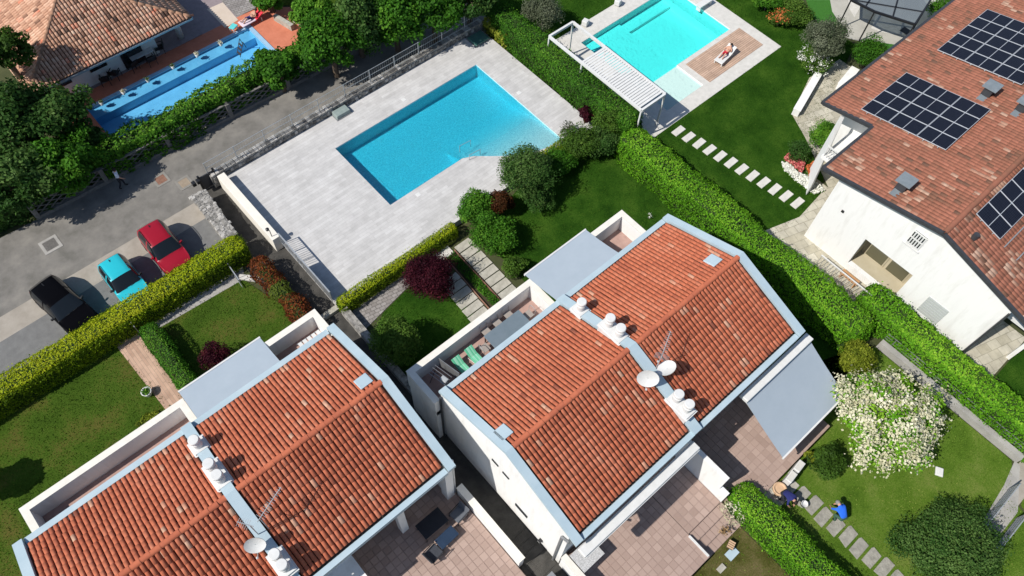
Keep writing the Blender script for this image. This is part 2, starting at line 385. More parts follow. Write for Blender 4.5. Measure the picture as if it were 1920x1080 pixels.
# ------------------------------------------------------------------ palette
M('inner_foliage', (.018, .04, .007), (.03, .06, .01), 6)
M('bark', (.09, .065, .045), (.16, .12, .085), 12, bump=.6)
M('bark_grey', (.16, .14, .11), (.25, .22, .18), 12, bump=.6)
LEAF = dict(trans=.35, rough=.6, spec=.12)
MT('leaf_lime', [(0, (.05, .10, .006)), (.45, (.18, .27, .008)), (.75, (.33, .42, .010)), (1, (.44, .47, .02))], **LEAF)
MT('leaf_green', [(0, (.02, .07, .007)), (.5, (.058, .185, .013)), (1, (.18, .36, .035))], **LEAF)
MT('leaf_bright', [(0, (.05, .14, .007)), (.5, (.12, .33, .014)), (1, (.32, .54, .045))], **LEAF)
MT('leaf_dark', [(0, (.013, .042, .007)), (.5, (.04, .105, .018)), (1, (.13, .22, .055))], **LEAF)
MT('leaf_olive', [(0, (.05, .065, .035)), (.5, (.12, .145, .085)), (1, (.26, .28, .19))], **LEAF)
MT('leaf_olive_green', [(0, (.03, .065, .01)), (.5, (.07, .15, .018)), (1, (.17, .27, .045))], **LEAF)
MT('leaf_maple', [(0, (.012, .002, .006)), (.5, (.045, .006, .014)), (1, (.13, .02, .03))], **LEAF)
MT('leaf_red', [(0, (.03, .02, .006)), (.45, (.12, .035, .012)), (.75, (.25, .06, .018)), (1, (.10, .15, .02))], **LEAF)
MT('leaf_yellow', [(0, (.06, .09, .008)), (.5, (.2, .25, .02)), (1, (.45, .46, .07))], **LEAF)
MT('petal_cream', [(0, (.40, .38, .22)), (.5, (.58, .555, .38)), (1, (.74, .71, .55))], trans=.15, rough=.7)
MT('petal_white', [(0, (.6, .6, .52)), (1, (.85, .85, .8))], trans=.1, rough=.7)
MT('petal_pink', [(0, (.35, .04, .05)), (.5, (.55, .12, .12)), (1, (.7, .3, .25))], trans=.1, rough=.7)
MT('petal_orange', [(0, (.4, .06, .02)), (1, (.6, .2, .06))], trans=.1, rough=.7)
MT('blade', [(0, (.025, .055, .006)), (.5, (.05, .10, .010)), (1, (.14, .17, .03))], rough=.9, trans=.2, spec=0)
MT('blade_dark', [(0, (.011, .036, .004)), (.5, (.024, .072, .007)), (1, (.065, .125, .014))], rough=.9, trans=.2, spec=0)
MT('blade_light', [(0, (.05, .10, .01)), (.5, (.10, .18, .02)), (1, (.22, .27, .06))], rough=.9, trans=.2, spec=0)
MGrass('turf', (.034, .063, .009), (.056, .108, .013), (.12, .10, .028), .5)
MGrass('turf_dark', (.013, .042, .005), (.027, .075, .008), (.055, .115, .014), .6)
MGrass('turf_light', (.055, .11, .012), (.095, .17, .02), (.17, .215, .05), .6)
MGrass('turf_dry', (.05, .05, .012), (.09, .09, .025), (.16, .13, .06), .8)
M('soil', (.035, .03, .016), (.07, .055, .03), 3, .95, .5)
M('earth', (.04, .05, .018), (.07, .075, .03), .6, .95, .5, 20)
M('asphalt', (.13, .125, .112), (.19, .18, .165), .9, .95, .35, 60, c3=(.25, .235, .21), spec=.1)
M('asphalt_bay', (.14, .14, .138), (.19, .19, .186), 2.2, .9, .35, 60)
M('concrete_strip', (.28, .25, .21), (.37, .335, .29), 1.4, .9, .3, 30)
M('concrete', (.26, .25, .235), (.4, .385, .36), 1.2, .9, .3, 30)
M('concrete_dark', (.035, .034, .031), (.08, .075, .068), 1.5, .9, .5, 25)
M('stone_grey', (.11, .105, .098), (.42, .40, .37), 5, .9, .8, 9, detail=3)
M('stone_slab', (.30, .285, .24), (.47, .45, .39), 3, .9, .3, 20)
M('stone_rough', (.2, .19, .165), (.36, .345, .3), 4, .95, .5, 14)
M('stone_white', (.5, .485, .45), (.62, .60, .56), 3, .8, .15, 20)
M('plaster', (.64, .63, .605), (.75, .745, .73), 1.3, .85, .06, 30, stretch=(1.6, 1.6, .3), c3=(.72, .715, .70))
M('plaster_cream', (.68, .64, .56), (.76, .72, .65), 1.5, .85, .1, 30)
M('plaster_grey', (.42, .42, .42), (.5, .5, .5), 1.5, .85, .06, 30)
M('coping', (.34, .445, .505), (.43, .525, .575), .8, .55, spec=.35)
M('white_paint', (.58, .58, .565), (.66, .66, .65), 3, .6)
M('awning_cloth', (.32, .375, .43), (.35, .405, .46), 1.2, .9, .05, 200)
M('slate_metal', (.035, .037, .042), (.05, .052, .058), 5, .45, spec=.5)
M('black_metal', (.012, .012, .014), (.02, .02, .022), 5, .4, spec=.5)
M('grey_metal', (.28, .29, .30), (.38, .39, .40), 6, .4, metal=.6)
M('galvanised', (.42, .44, .45), (.52, .54, .55), 6, .4, metal=.5)
TILE = [(0, (.16, .06, .04)), (.22, (.36, .10, .055)), (.5, (.48, .14, .072)), (.78, (.54, .195, .115)), (.92, (.54, .27, .175)), (1, (.55, .34, .235))]
MT('terracotta', TILE, rough=.85, noise=.2, nscale=6)
MT('terracotta_old', [(0, (.07, .045, .035)), (.2, (.28, .15, .10)), (.5, (.48, .27, .18)), (.75, (.60, .39, .28)), (.9, (.58, .19, .11)), (1, (.62, .45, .33))], rough=.9, noise=.35, nscale=5)
MT('terracotta_villa', [(0, (.12, .07, .05)), (.25, (.20, .095, .06)), (.5, (.29, .115, .073)), (.75, (.37, .145, .095)), (.9, (.38, .21, .145)), (1, (.46, .31, .23))], rough=.9, noise=.3, nscale=6)
M('roof_bed', (.09, .03, .018), (.14, .045, .028), 5, .95)
M('roof_bed_villa', (.25, .09, .06), (.33, .12, .08), 5, .95)
MT('patio_tile', [(0, (.30, .215, .18)), (.5, (.355, .26, .22)), (1, (.41, .305, .26))], rough=.8, noise=.25, nscale=6)
M('patio_joint', (.29, .215, .185), (.33, .245, .21), 5, .95)
MBrick('deck_paver', (.45, .44, .43), (.52, .51, .50), (.38, .37, .36), 1.2, .2, .006, .8, 0, .15, .35)
MBrick('brick_path', (.40, .26, .19), (.5, .34, .25), (.3, .22, .17), .9, .16, .01, .9, math.pi / 2, .2, .4)
MBrick('wood_deck', (.42, .29, .21), (.50, .35, .26), (.2, .13, .1), 2.5, .14, .012, .7, 0, .3, .5)
MBrick('crazy_paving', (.38, .35, .27), (.48, .45, .37), (.3, .28, .22), .7, .5, .02, .85, .3, .2, .6)
MBrick('cobble', (.22, .2, .19), (.3, .28, .27), (.15, .14, .13), .3, .2, .02, .85, .2, .3, .6)
M('terracotta_paving', (.47, .15, .085), (.58, .2, .12), 2, .85, .15, 30)
M('purple_paving', (.22, .18, .19), (.29, .24, .25), 2.5, .85, .2, 20)
M('cream_slab', (.52, .43, .35), (.58, .49, .41), 2, .85)
M('pool_liner', (.36, .62, .70), (.78, .97, .99), 13, .6, detail=3)  # speckled tones in the lining imitate rippling light on the pool floor
M('pool_liner_pale', (.80, .82, .8), (.84, .86, .84), 8, .5)
M('pool_liner_blue', (.25, .5, .72), (.34, .62, .82), 1.2, .6)
MW('water', (.25, .86, .985), 12, .6)
MW('water_shallow', (.25, .86, .985), 12, .5, 1.0, ((.78, .97, .99), 21.4, 25.4))
MW('water_turquoise', (.28, .98, .985), 5, .22)
MW('water_thin', (.85, .99, .985), 5, .18)
MW('water_blue', (.62, .88, .98), 3, .15)
MG('dark_glass', (.02, .025, .03), .04, 0)
MG('canopy_glass', (.25, .28, .3), .08, .45)
MG('balcony_glass', (.35, .38, .4), .1, .3)
M('rubber', (.015, .015, .015), rough=.9)
M('skin', (.46, .25, .17), (.5, .28, .19), 8, .6)
M('hair_dark', (.02, .013, .01), rough=.7)
M('hair_grey', (.22, .21, .2), rough=.8)

# ------------------------------------------------------------------ the setting
DZ = .5                                       # the pool deck stands half a metre above the lane
def P2(px, py, z=0): w = W(px, py, z); return (w.x, w.y)
HOLES = [(13.42, 24.42, 20.38, 29.15), (31.5, 40.42, 18.72, 26.62), (3.75, 15.15, 38.49, 41.75)]
def cells(x0, x1, y0, y1, holes, z, mb):
    "level sheet with rectangular openings"
    hs = [h for h in holes if h[0] < x1 and h[1] > x0 and h[2] < y1 and h[3] > y0]
    xs = sorted({x0, x1} | {min(max(v, x0), x1) for h in hs for v in h[:2]}); ys = sorted({y0, y1} | {min(max(v, y0), y1) for h in hs for v in h[2:]})
    for a, b in zip(xs[:-1], xs[1:]):
        for c, d in zip(ys[:-1], ys[1:]):
            mx, my = (a + b) / 2, (c + d) / 2
            if not any(h[0] < mx < h[1] and h[2] < my < h[3] for h in hs): mb.sheet([(a, c), (b, c), (b, d), (a, d)], z)
    return mb
g = cells(-600, 700, -600, 700, HOLES, -.02, MB())
structure('ground', g, MATS['earth'], 'bare earth under the gardens')
structure('road', MB().sheet([(-40, 30.9), (6.3, 31.35), (6.6, 32.2), (60, 31.9), (60, 35.3), (18, 35.35), (.5, 35.85), (-40, 37.2)], .004), MATS['asphalt'], 'grey worn asphalt lane running behind the pools')
structure('concrete_strip', MB().sheet([(-40, 29.5), (5.1, 30.0), (5.1, 31.35), (-40, 31.0)], .008), MATS['concrete_strip'], 'pale concrete strip between lane and parking bays')
structure('parking_bay', MB().sheet([(-40, 26), (5.1, 26.4), (5.1, 30.0), (-40, 29.5)], .012), MATS['asphalt_bay'], 'grey asphalt parking bay under the three cars')
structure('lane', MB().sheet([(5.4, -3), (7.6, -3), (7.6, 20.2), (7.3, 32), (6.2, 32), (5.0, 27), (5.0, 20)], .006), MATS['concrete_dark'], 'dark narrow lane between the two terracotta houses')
# road furniture sheets are further down
lawn('lawn left of the brick path below the long lime hedge', [(-30, 5), (-9.3, 5), (-9.3, 18.4), (-1.2, 18.4), (-2.0, 20.7), (-2.55, 25.9), (-30, 26.2)], MATS['turf'], MATS['blade'], seed=3)
lawn('lawn behind the red shrub row', [(-.4, 18.3), (5.3, 18.3), (5.3, 22), (4.5, 25.2), (-.4, 25.45)], MATS['turf'], MATS['blade'], seed=4)
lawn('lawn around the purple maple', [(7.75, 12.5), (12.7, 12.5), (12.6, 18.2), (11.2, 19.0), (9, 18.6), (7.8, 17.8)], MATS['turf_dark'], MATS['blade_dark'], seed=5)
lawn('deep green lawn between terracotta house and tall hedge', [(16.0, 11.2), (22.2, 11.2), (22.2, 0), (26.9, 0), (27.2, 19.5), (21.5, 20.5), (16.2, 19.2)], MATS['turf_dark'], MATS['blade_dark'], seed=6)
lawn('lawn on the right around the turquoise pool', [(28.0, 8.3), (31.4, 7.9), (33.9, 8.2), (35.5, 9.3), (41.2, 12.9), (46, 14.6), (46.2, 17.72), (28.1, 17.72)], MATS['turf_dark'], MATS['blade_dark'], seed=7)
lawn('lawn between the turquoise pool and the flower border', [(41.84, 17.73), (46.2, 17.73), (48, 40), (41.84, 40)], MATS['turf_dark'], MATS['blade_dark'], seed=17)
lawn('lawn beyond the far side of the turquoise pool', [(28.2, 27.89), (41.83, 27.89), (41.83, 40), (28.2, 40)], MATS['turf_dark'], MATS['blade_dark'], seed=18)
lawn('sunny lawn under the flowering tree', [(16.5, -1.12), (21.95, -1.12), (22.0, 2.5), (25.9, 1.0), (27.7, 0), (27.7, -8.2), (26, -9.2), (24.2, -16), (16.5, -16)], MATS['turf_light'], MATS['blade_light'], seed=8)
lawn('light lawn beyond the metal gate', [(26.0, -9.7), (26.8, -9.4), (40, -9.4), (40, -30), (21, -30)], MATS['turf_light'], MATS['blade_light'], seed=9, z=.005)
lawn('dry brownish lawn below the left patio', [(7.4, -1.35), (14.9, -1.35), (14.9, -14), (7.4, -14)], MATS['turf_dry'], MATS['blade_light'], seed=10, dens=60)
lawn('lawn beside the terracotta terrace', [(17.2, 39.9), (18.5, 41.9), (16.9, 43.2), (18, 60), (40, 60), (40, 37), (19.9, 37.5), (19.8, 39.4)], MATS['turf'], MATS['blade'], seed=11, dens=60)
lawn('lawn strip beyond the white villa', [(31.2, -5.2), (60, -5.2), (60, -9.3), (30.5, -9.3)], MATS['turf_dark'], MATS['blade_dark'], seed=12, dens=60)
structure('path', MB().sheet([(-2.55, 26.0), (-1.35, 25.8), (-1.35, 18.3), (-2.2, 18.3), (-2.35, 20.7)], .016), MATS['brick_path'], 'straight tan brick path to the left house')
structure('path', MB().sheet([(-.4, 25.4), (4.5, 25.15), (5.0, 25.9), (-.4, 26.1)], .018), MATS['concrete'], 'narrow concrete path along the foot of the lime hedge')
structure('path', MB().sheet([(7.7, 18.4), (7.7, 19.75), (13.6, 19.75), (13.6, 18.4), (12.6, 18.15), (11.2, 19.05), (9, 18.65)], .02), MATS['cobble'], 'cobbled garden path below the low lime hedge')
# pool deck, raised half a metre
PX0, PX1, PY0, PY1, PB = 13.42, 24.42, 23.72, 29.15, 21.0    # swimming pool, beach down to PB
BX0 = 18.75
d = MB()
for a in ((7.36, PX0, 20.4, 31.5), (PX0, PX1, PY1, 31.5), (PX1, 26.75, 20.4, 31.5), (PX0, BX0, 20.4, PY0)): d.box(a[0], a[1], a[2], a[3], 0, DZ)
CURVE = [(BX0, PY0), (19.4, 23.42), (20.2, 22.75), (21.0, 22.1), (22.0, 21.5), (23.2, 21.1), (PX1, PB)]
d.prism([(BX0, 20.4), (PX1, 20.4)] + CURVE[::-1], 0, DZ)
structure('pool_deck', d, MATS['deck_paver'], 'pale grey paved deck around the large blue pool')
def shell(name, label, x0, x1, y0, y1, zt, zb, mat, w=.03):
    m = MB()
    m.add([(x0, y0, zb), (x1, y0, zb), (x1, y1, zb), (x0, y1, zb), (x0, y0, zt), (x1, y0, zt), (x1, y1, zt), (x0, y1, zt)], [(0, 1, 2, 3), (0, 4, 5, 1), (1, 5, 6, 2), (2, 6, 7, 3), (3, 7, 4, 0)])
    return m
m = shell('', '', PX0 + .01, PX1 - .01, PY0 + .01, PY1 - .01, DZ - .004, DZ - .98, None)
for (xa, ya), (xb, yb) in zip(CURVE[:-1], CURVE[1:]):
    za, zb_ = .2 + .19 * (PY0 - ya) / (PY0 - PB), .2 + .19 * (PY0 - yb) / (PY0 - PB)
    m.add([(xa, ya + .01, za), (xb, yb + .01, zb_), (xb, PY0 + .02, .2), (xa, PY0 + .02, .2)], [(0, 1, 2, 3)]); m.add([(xa, ya + .012, za - .05), (xb, yb + .012, zb_ - .05), (xb, yb + .012, DZ - .004), (xa, ya + .012, DZ - .004)], [(0, 1, 2, 3)])
m.add([(PX1 - .014, PB + .012, .2), (PX1 - .014, PY0, .2), (PX1 - .014, PY0, DZ - .004), (PX1 - .014, PB + .012, DZ - .004)], [(3, 2, 1, 0)])
# the wall under the deck side of the deep part is open towards the beach above z .2
m.f = [f for f in m.f]
m2 = MB()
q = [(PX0 + .01, PY0 + .01), (PX1 - .01, PY0 + .01), (PX1 - .01, PY1 - .01), (PX0 + .01, PY1 - .01)]; zb, zt = DZ - .98, DZ - .004
m2.add([(x, y, zb) for x, y in q], [(0, 1, 2, 3)])
def vq(mm, a, b, z0, z1): mm.add([(a[0], a[1], z0), (b[0], b[1], z0), (b[0], b[1], z1), (a[0], a[1], z1)], [(0, 1, 2, 3)])
vq(m2, q[1], q[2], zb, zt); vq(m2, q[2], q[3], zb, zt); vq(m2, q[3], q[0], zb, zt)
vq(m2, q[0], (BX0, q[0][1]), zb, zt); vq(m2, (BX0, q[0][1]), q[1], zb, .2); m2.add([(BX0, PY0 + .015, .199), (PX1 - .013, PY0 + .015, .199), (PX1 - .013, 25.4, zb + .004), (BX0, 25.4, zb + .004)], [(0, 1, 2, 3)]); m2.add([(BX0, PY0 + .015, .199), (BX0, 25.4, zb + .004), (BX0, PY0 + .015, zb)], [(0, 1, 2)])
for v_, f_ in ((m.v[8:], [f for f in m.f[5:]]),): m2.add(v_, [tuple(i - 8 for i in f) for f in f_])
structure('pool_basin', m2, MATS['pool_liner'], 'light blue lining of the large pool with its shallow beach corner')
structure('water', MB().sheet([(PX0 + .012, PY0 + .012), (BX0, PY0 + .012), (BX0, 25.4), (PX1 - .012, 25.4), (PX1 - .012, PY1 - .012), (PX0 + .012, PY1 - .012)], DZ - .09), MATS['water'], 'clear blue water of the large pool')
structure('water', MB().sheet([(x, y + .02) for x, y in CURVE[1:-1]] + [(PX1 - .016, PB + .02), (PX1 - .016, 25.4), (BX0, 25.4), (BX0, PY0 + .012)], DZ - .09), MATS['water_shallow'], 'pale shallow water over the beach corner of the large pool')
# turquoise pool on the right
dz = .03; d = MB()
for a in ((29.2, 31.5, 17.7, 27.9), (31.5, 35.0, 17.7, 18.72), (35.0, 41.85, 17.7, 21.05), (40.42, 41.85, 21.05, 31), (31.5, 40.42, 26.62, 27.9)): d.box(a[0], a[1], a[2], a[3], -.6, dz)
structure('pool_deck', d, MATS['stone_white'], 'white stone deck around the turquoise pool')
b = MB(); x0, x1, y0, y1 = 31.51, 40.41, 21.06, 26.61
def fl(x0, x1, y0, y1, z): b.add([(x0, y0, z), (x1, y0, z), (x1, y1, z), (x0, y1, z)], [(0, 1, 2, 3)])
fl(x0, 35.2, y0, y1, -.42); fl(35.2, 39.6, y0, y1, -.85); fl(39.6, x1, y0, y1, -.28); fl(33, 39.6, 25.7, y1, -.62)
vq(b, (35.2, y0), (35.2, y1), -.85, -.42); vq(b, (39.6, y1), (39.6, y0), -.85, -.28); vq(b, (x1, y0), (x1, y1), -.85, dz - .004); vq(b, (x1, y1), (x0, y1), -.85, dz - .004); vq(b, (x0, y1), (x0, y0), -.85, dz - .004)
vq(b, (x0, y0), (35.0, y0), -.85, -.12); vq(b, (35.0, y0), (x1, y0), -.85, dz - .004); vq(b, (39.6, 25.7), (33, 25.7), -.85, -.62)
fl(x0, 34.99, 18.73, y0 - .002, -.1); vq(b, (x0, 18.73), (x0, y0), -.1, dz - .004); vq(b, (34.99, 18.73), (34.99, y0), -.1, dz - .004); vq(b, (x0, 18.73), (34.99, 18.73), -.1, dz - .004)
structure('pool_basin', b, MATS['pool_liner_pale'], 'white lining of the turquoise pool with stepped floor')
structure('water', MB().sheet([(x0 + .003, y0 + .003), (x1 - .003, y0 + .003), (x1 - .003, y1 - .003), (x0 + .003, y1 - .003)], -.05), MATS['water_turquoise'], 'bright turquoise water of the right pool')
structure('water', MB().sheet([(x0 + .003, 18.735), (34.985, 18.735), (34.985, y0), (x0 + .003, y0)], -.05), MATS['water_thin'], 'film of clear water over the white sun shelf')
structure('wood_deck', MB().box(35.5, 41.0, 18.6, 20.72, 0, .045), MATS['wood_deck'], 'tan timber deck beside the turquoise pool')
# long blue pool at the upper left
d = MB()
for a in ((2.6, 16.9, 41.75, 43.1), (15.15, 17.4, 38.0, 41.75), (2.6, 3.75, 38.4, 41.75)): d.box(a[0], a[1], a[2], a[3], -.3, .02)
d.prism([(17.4, 39.0), (19.7, 39.3), (18.45, 41.7), (16.9, 43.0), (16.9, 41.7), (17.4, 41.5)], -.3, .018)
structure('terrace', d, MATS['terracotta_paving'], 'red terracotta terrace around the long blue pool')
b = MB(); x0, x1, y0, y1 = 3.76, 15.14, 38.5, 41.74
fl(x0, x1, y0, 41.05, -.9); b.add([(x0, 41.05, -.32), (x1, 41.05, -.32), (x1, y1, -.13), (x0, y1, -.13)], [(0, 1, 2, 3)]); vq(b, (x1, 41.05), (x0, 41.05), -.9, -.32)
vq(b, (x0, y1), (x0, y0), -.9, .0); vq(b, (x1, y0), (x1, y1), -.9, .0); vq(b, (x0, y0), (x1, y0), -.9, .0); vq(b, (x1, y1), (x0, y1), -.12, .0)
structure('pool_basin', b, MATS['pool_liner_blue'], 'blue lining of the long narrow pool')
structure('water', MB().sheet([(x0 + .004, y0 + .004), (x1 - .004, y0 + .004), (x1 - .004, y1 - .004), (x0 + .004, y1 - .004)], -.1), MATS['water_blue'], 'blue water of the long narrow pool')
cop = MB(); cop.box(3.5, 15.4, 41.75, 41.92, .02, .06); cop.box(15.14, 15.4, 38.4, 41.75, .02, .07)
structure('pool_kerb', cop, M('pale_blue_kerb', (.26, .42, .58), (.32, .5, .66), 3, .6), 'pale blue kerb along the long narrow pool')
structure('patio', MB().sheet([(11.2, 43.1), (16.9, 43.1), (16.9, 60), (11.2, 60)], .012), MATS['purple_paving'], 'mauve paved patio beside the old tiled house')
structure('patio', MB().sheet([(15.15, 43.1), (16.9, 43.0), (17.6, 45), (17.6, 60), (15.4, 60)], .02), MATS['cobble'], 'grey cobbled strip beyond the cream slab')
structure('terrace', MB().box(2.0, 12.5, 43.1, 45.4, 0, .06), MATS['purple_paving'], 'shaded tiled terrace under the eave of the old house')

# ------------------------------------------------------------------ walls, fences and things along the lane
t = tag(MB().box(6.6, 26.9, 31.5, 31.9, 0, .98).build('stone_wall', MATS['stone_grey']), 'grey rubble wall between the lane and the pale pool deck', 'wall')
s = MB(); r = np.random.default_rng(3)
for x in np.arange(6.7, 26.8, .26):
    for z in (.1, .36, .62):
        dx, h = r.uniform(.16, .24), r.uniform(.16, .23); o = r.uniform(-.05, .05); s.cur = r.uniform(0, 1)
        s.box(x + o, x + o + dx, 31.455 - r.uniform(0, .03), 31.52, z + DZ * .0, z + h, inset=.012)
    s.cur = r.uniform(0, 1); s.box(x, x + r.uniform(.2, .25), 31.47, 31.93, .97, 1.0 + r.uniform(0, .04), inset=.015)
MT('rubble', [(0, (.09, .085, .08)), (.5, (.24, .23, .21)), (1, (.45, .43, .4))], rough=.95, noise=.3, nscale=14)
tag(s.build('stone', MATS['rubble'], t), kind='stuff')
f = empty('wire_fence', (6.6, 31.75, 1.0), 0, 'thin grey wire fence on top of the rubble wall by the lane', 'fence')
for x in np.arange(0, 20.3, 1.9): MB().tube((x, 0, -.05), (x, 0, 1.0), .03, 6).build('post', MATS['galvanised'], f)
for z in (.12, .55, .98): MB().tube((0, 0, z), (20.2, 0, z), .018, 5).build('rail', MATS['galvanised'], f)
wm = MB()
for x in np.arange(.1, 20.2, .16): wm.bar((x, 0, .12), (x, 0, .98), .007, .007)
tag(wm.build('wires', MATS['galvanised'], f), kind='stuff')
# lane: rubble wall left, white wall right
t = tag(MB().hexa([(4.95, 27.3, 0), (5.75, 27.2, 0), (6.0, 31.0, 0), (5.1, 31.1, 0)], [(4.95, 27.3, .98), (5.7, 27.2, .98), (5.92, 31.0, .98), (5.08, 31.1, .98)]).build('stone_wall', MATS['stone_grey']), 'thick low rubble wall beside the parked red car', 'wall')
s = MB()
for i in range(170):
    y = r.uniform(27.3, 31); x = r.uniform(5.02, 5.72 + (y - 27.2) * .05); w = r.uniform(.06, .13); s.cur = r.uniform(.2, 1)
    s.box(x - w, x + w, y - w, y + w * .8, .94, .99 + r.uniform(0, .03), inset=.03)
tag(s.build('stone', MATS['rubble'], t), kind='stuff')
tag(MB().box(6.88, 7.34, 25.5, 31.25, 0, 1.12).build('garden_wall', MATS['plaster_cream'], bevel=.02), 'long cream plastered wall edging the pool deck by the lane', 'wall')
f = empty('railing', (7.28, 20.6, DZ), 0, 'grey metal railing with solid lower panel at the deck corner', 'railing')
for y in np.arange(0, 4.9, .8): MB().tube((0, y, 0), (0, y, 1.02), .025, 6).build('post', MATS['galvanised'], f)
MB().bar((0, -.02, 1.03), (0, 4.82, 1.03), .07, .05).build('handrail', MATS['galvanised'], f)
MB().box(-.015, .015, .05, 2.7, .1, .95).build('panel', MATS['grey_metal'], f)
for y in np.arange(2.85, 4.8, .14): MB().bar((0, y, .1), (0, y, 1.0), .02, .02).build('baluster', MATS['galvanised'], f)
MB().bar((0, 2.7, .1), (0, 4.82, .1), .03, .03).build('lower_rail', MATS['galvanised'], f)
tag(MB().box(5.2, 7.36, 20.2, 20.5, 0, .25).build('kerb', MATS['stone_slab']), 'low stone kerb across the lane by the lower railing end', 'kerb')
t = empty('metal_gate', (5.95, 31.75, 0), 0, 'dark metal gate closing the lane at the road', 'gate')
MB().box(.12, .92, -.03, .03, .08, 1.15).build('panel', MATS['slate_metal'], t)
for x in (0.05, .98): MB().box(x - .06, x + .06, -.06, .06, 0, 1.3).build('post', MATS['black_metal'], t)
for x in (5.62, 5.9):
    MB().box(x - .11, x + .11, 31.5, 31.75, .95, 1.2).build('letter_box', MATS['black_metal'], None, bevel=.02)
bx = [o for o in COL.objects if o.name.startswith('letter_box')]
tag(bx[0], 'small black letter box on the rubble wall, farther from the gate', 'letter box', 'letter boxes by the gate'); tag(bx[1], 'small black letter box right beside the gate post', 'letter box', 'letter boxes by the gate')
p = W(512, 452, 1.12); t = empty('wall_lamp', (7.0, 25.75, 1.12), 0, 'small black lamp on a bent post at the end of the cream wall', 'lamp')
MB().path([(0, 0, 0), (0, 0, .55), (-.05, .12, .62)], .022).build('post', MATS['black_metal'], t); MB().lathe((-.05, .14, .5), [(.09, 0), (.1, .1), (.03, .14), (.0, .14)], 10).build('lamp_shade', MATS['black_metal'], t)
# lattice wall on the far side of the lane
lw = empty('lattice_wall', (0, 35.75, 0), 0, 'openwork concrete lattice wall along the far side of the lane', 'wall')
def ly(x): return .12 - .028 * x
M('lattice', (.13, .125, .115), (.22, .21, .195), 6, .9)
MB().hexa([(-2, ly(-2) - .12, 0), (22, ly(22) - .12, 0), (22, ly(22) + .12, 0), (-2, ly(-2) + .12, 0)], [(-2, ly(-2) - .12, .25), (22, ly(22) - .12, .25), (22, ly(22) + .12, .25), (-2, ly(-2) + .12, .25)]).build('plinth', MATS['lattice'], lw)
px_ = [-2.0, 2.05, 6.1, 10.15, 14.2, 18.25, 22.0]
for x in px_: MB().box(x - .13, x + .13, ly(x) - .15, ly(x) + .15, 0, 1.25).build('pillar', MATS['lattice'], lw, bevel=.02)
for a, b_ in zip(px_[:-1], px_[1:]):
    for k in range(5):
        m = MB(); n = 12
        for i in range(n):
            xa, xb = a + .13 + (b_ - a - .26) * i / n, a + .13 + (b_ - a - .26) * (i + 1) / n; za = .30 + k * .18; s_ = (i + k) % 2
            m.bar((xa, ly(xa), za + (.15 if s_ else 0)), (xb, ly(xb), za + (0 if s_ else .15)), .07, .035)
        m.build('lattice_row', MATS['lattice'], lw)
    m = MB(); m.bar((a + .13, ly(a), 1.2), (b_ - .13, ly(b_), 1.2), .14, .06); m.build('cap', MATS['lattice'], lw)
# manhole covers
def cover(label, px, py, s, fr, mt, z=.014):
    c = W(px, py, 0); t = empty('manhole_cover', (c.x, c.y, z), 0, label, 'manhole cover', 'covers set into the lane')
    fm = MB(); a = s * .5; i = a * .68
    for q in ((-a, a, -a, -i), (-a, a, i, a), (-a, -i, -i, i), (i, a, -i, i)): fm.box(*q, -.01, .012)
    fm.build('frame', fr, t); l = MB(); l.box(-i + .01, i - .01, -i + .01, i - .01, -.01, .006); l.build('lid', mt, t)
    for k in range(5):
        y = -i * .7 + k * i * .35; MB().box(-i * .75, i * .75, y - .012, y + .012, .006, .02).build('rib', mt, t)
cover('square grate in a pale concrete frame on the lane behind the black car', 95, 459, 1.0, MATS['concrete'], M('iron', (.1, .095, .09), (.16, .15, .14), 9, .7))
cover('reddish rusty cover in the middle of the lane', 302, 337, .85, M('worn_concrete', (.2, .19, .17), (.27, .255, .23), 4, .9), M('rust', (.2, .1, .07), (.3, .17, .12), 6, .9))
cover('tan cover in the lane near the gate', 346, 343, .85, MATS['worn_concrete'], M('tan_cover', (.28, .22, .16), (.36, .3, .23), 6, .9))
# pool accessories
for i, (x, y, lb) in enumerate(((757, 187, 'white skimmer lid on the lane side of the large pool'), (973, 174, 'white skimmer lid on the hedge side of the large pool'), (784, 365, 'white skimmer lid near the corner of the large pool closest to the houses'))):
    c = W(x, y, DZ); o = MB().box(-.13, .13, -.13, .13, 0, .015).build('skimmer_lid', MATS['white_paint'], None, bevel=.005, loc=c); tag(o, lb, 'lid', 'skimmer lids')
t = empty('handrail', W(880, 300, DZ), 0, 'thin steel handrail standing in the shallow corner of the large pool', 'handrail')
for dy in (0, .9): MB().path([(0, dy, -.1), (0, dy, .45), (.9, dy + .05, .25), (.9, dy + .05, -.3)], .018).build('rail', MATS['galvanised'], t)
M('green_cover', (.05, .14, .12), (.08, .19, .16), 3, .25, spec=.6)
c = W(898, 83, DZ); t = empty('pump_cover', (26.05, 30.85, DZ), 0, 'dark green translucent cover at the far corner of the pale deck', 'cover')
MB().box(-.6, .6, -.5, .5, .0, .12, inset=.04).build('lid', MATS['green_cover'], t, bevel=.02); MB().box(-.66, .66, -.56, .56, 0, .04).build('frame', MATS['grey_metal'], t)
t = empty('pump_cover', (15.3, 31.15, DZ), 0, 'small grey green box against the rubble wall', 'cover')
MB().box(-.5, .5, -.3, .3, 0, .3, inset=.03).build('lid', M('grey_green', (.2, .25, .24), (.28, .33, .31), 4, .5), t, bevel=.02); MB().box(-.54, .54, -.34, .34, 0, .06).build('frame', MATS['grey_metal'], t)

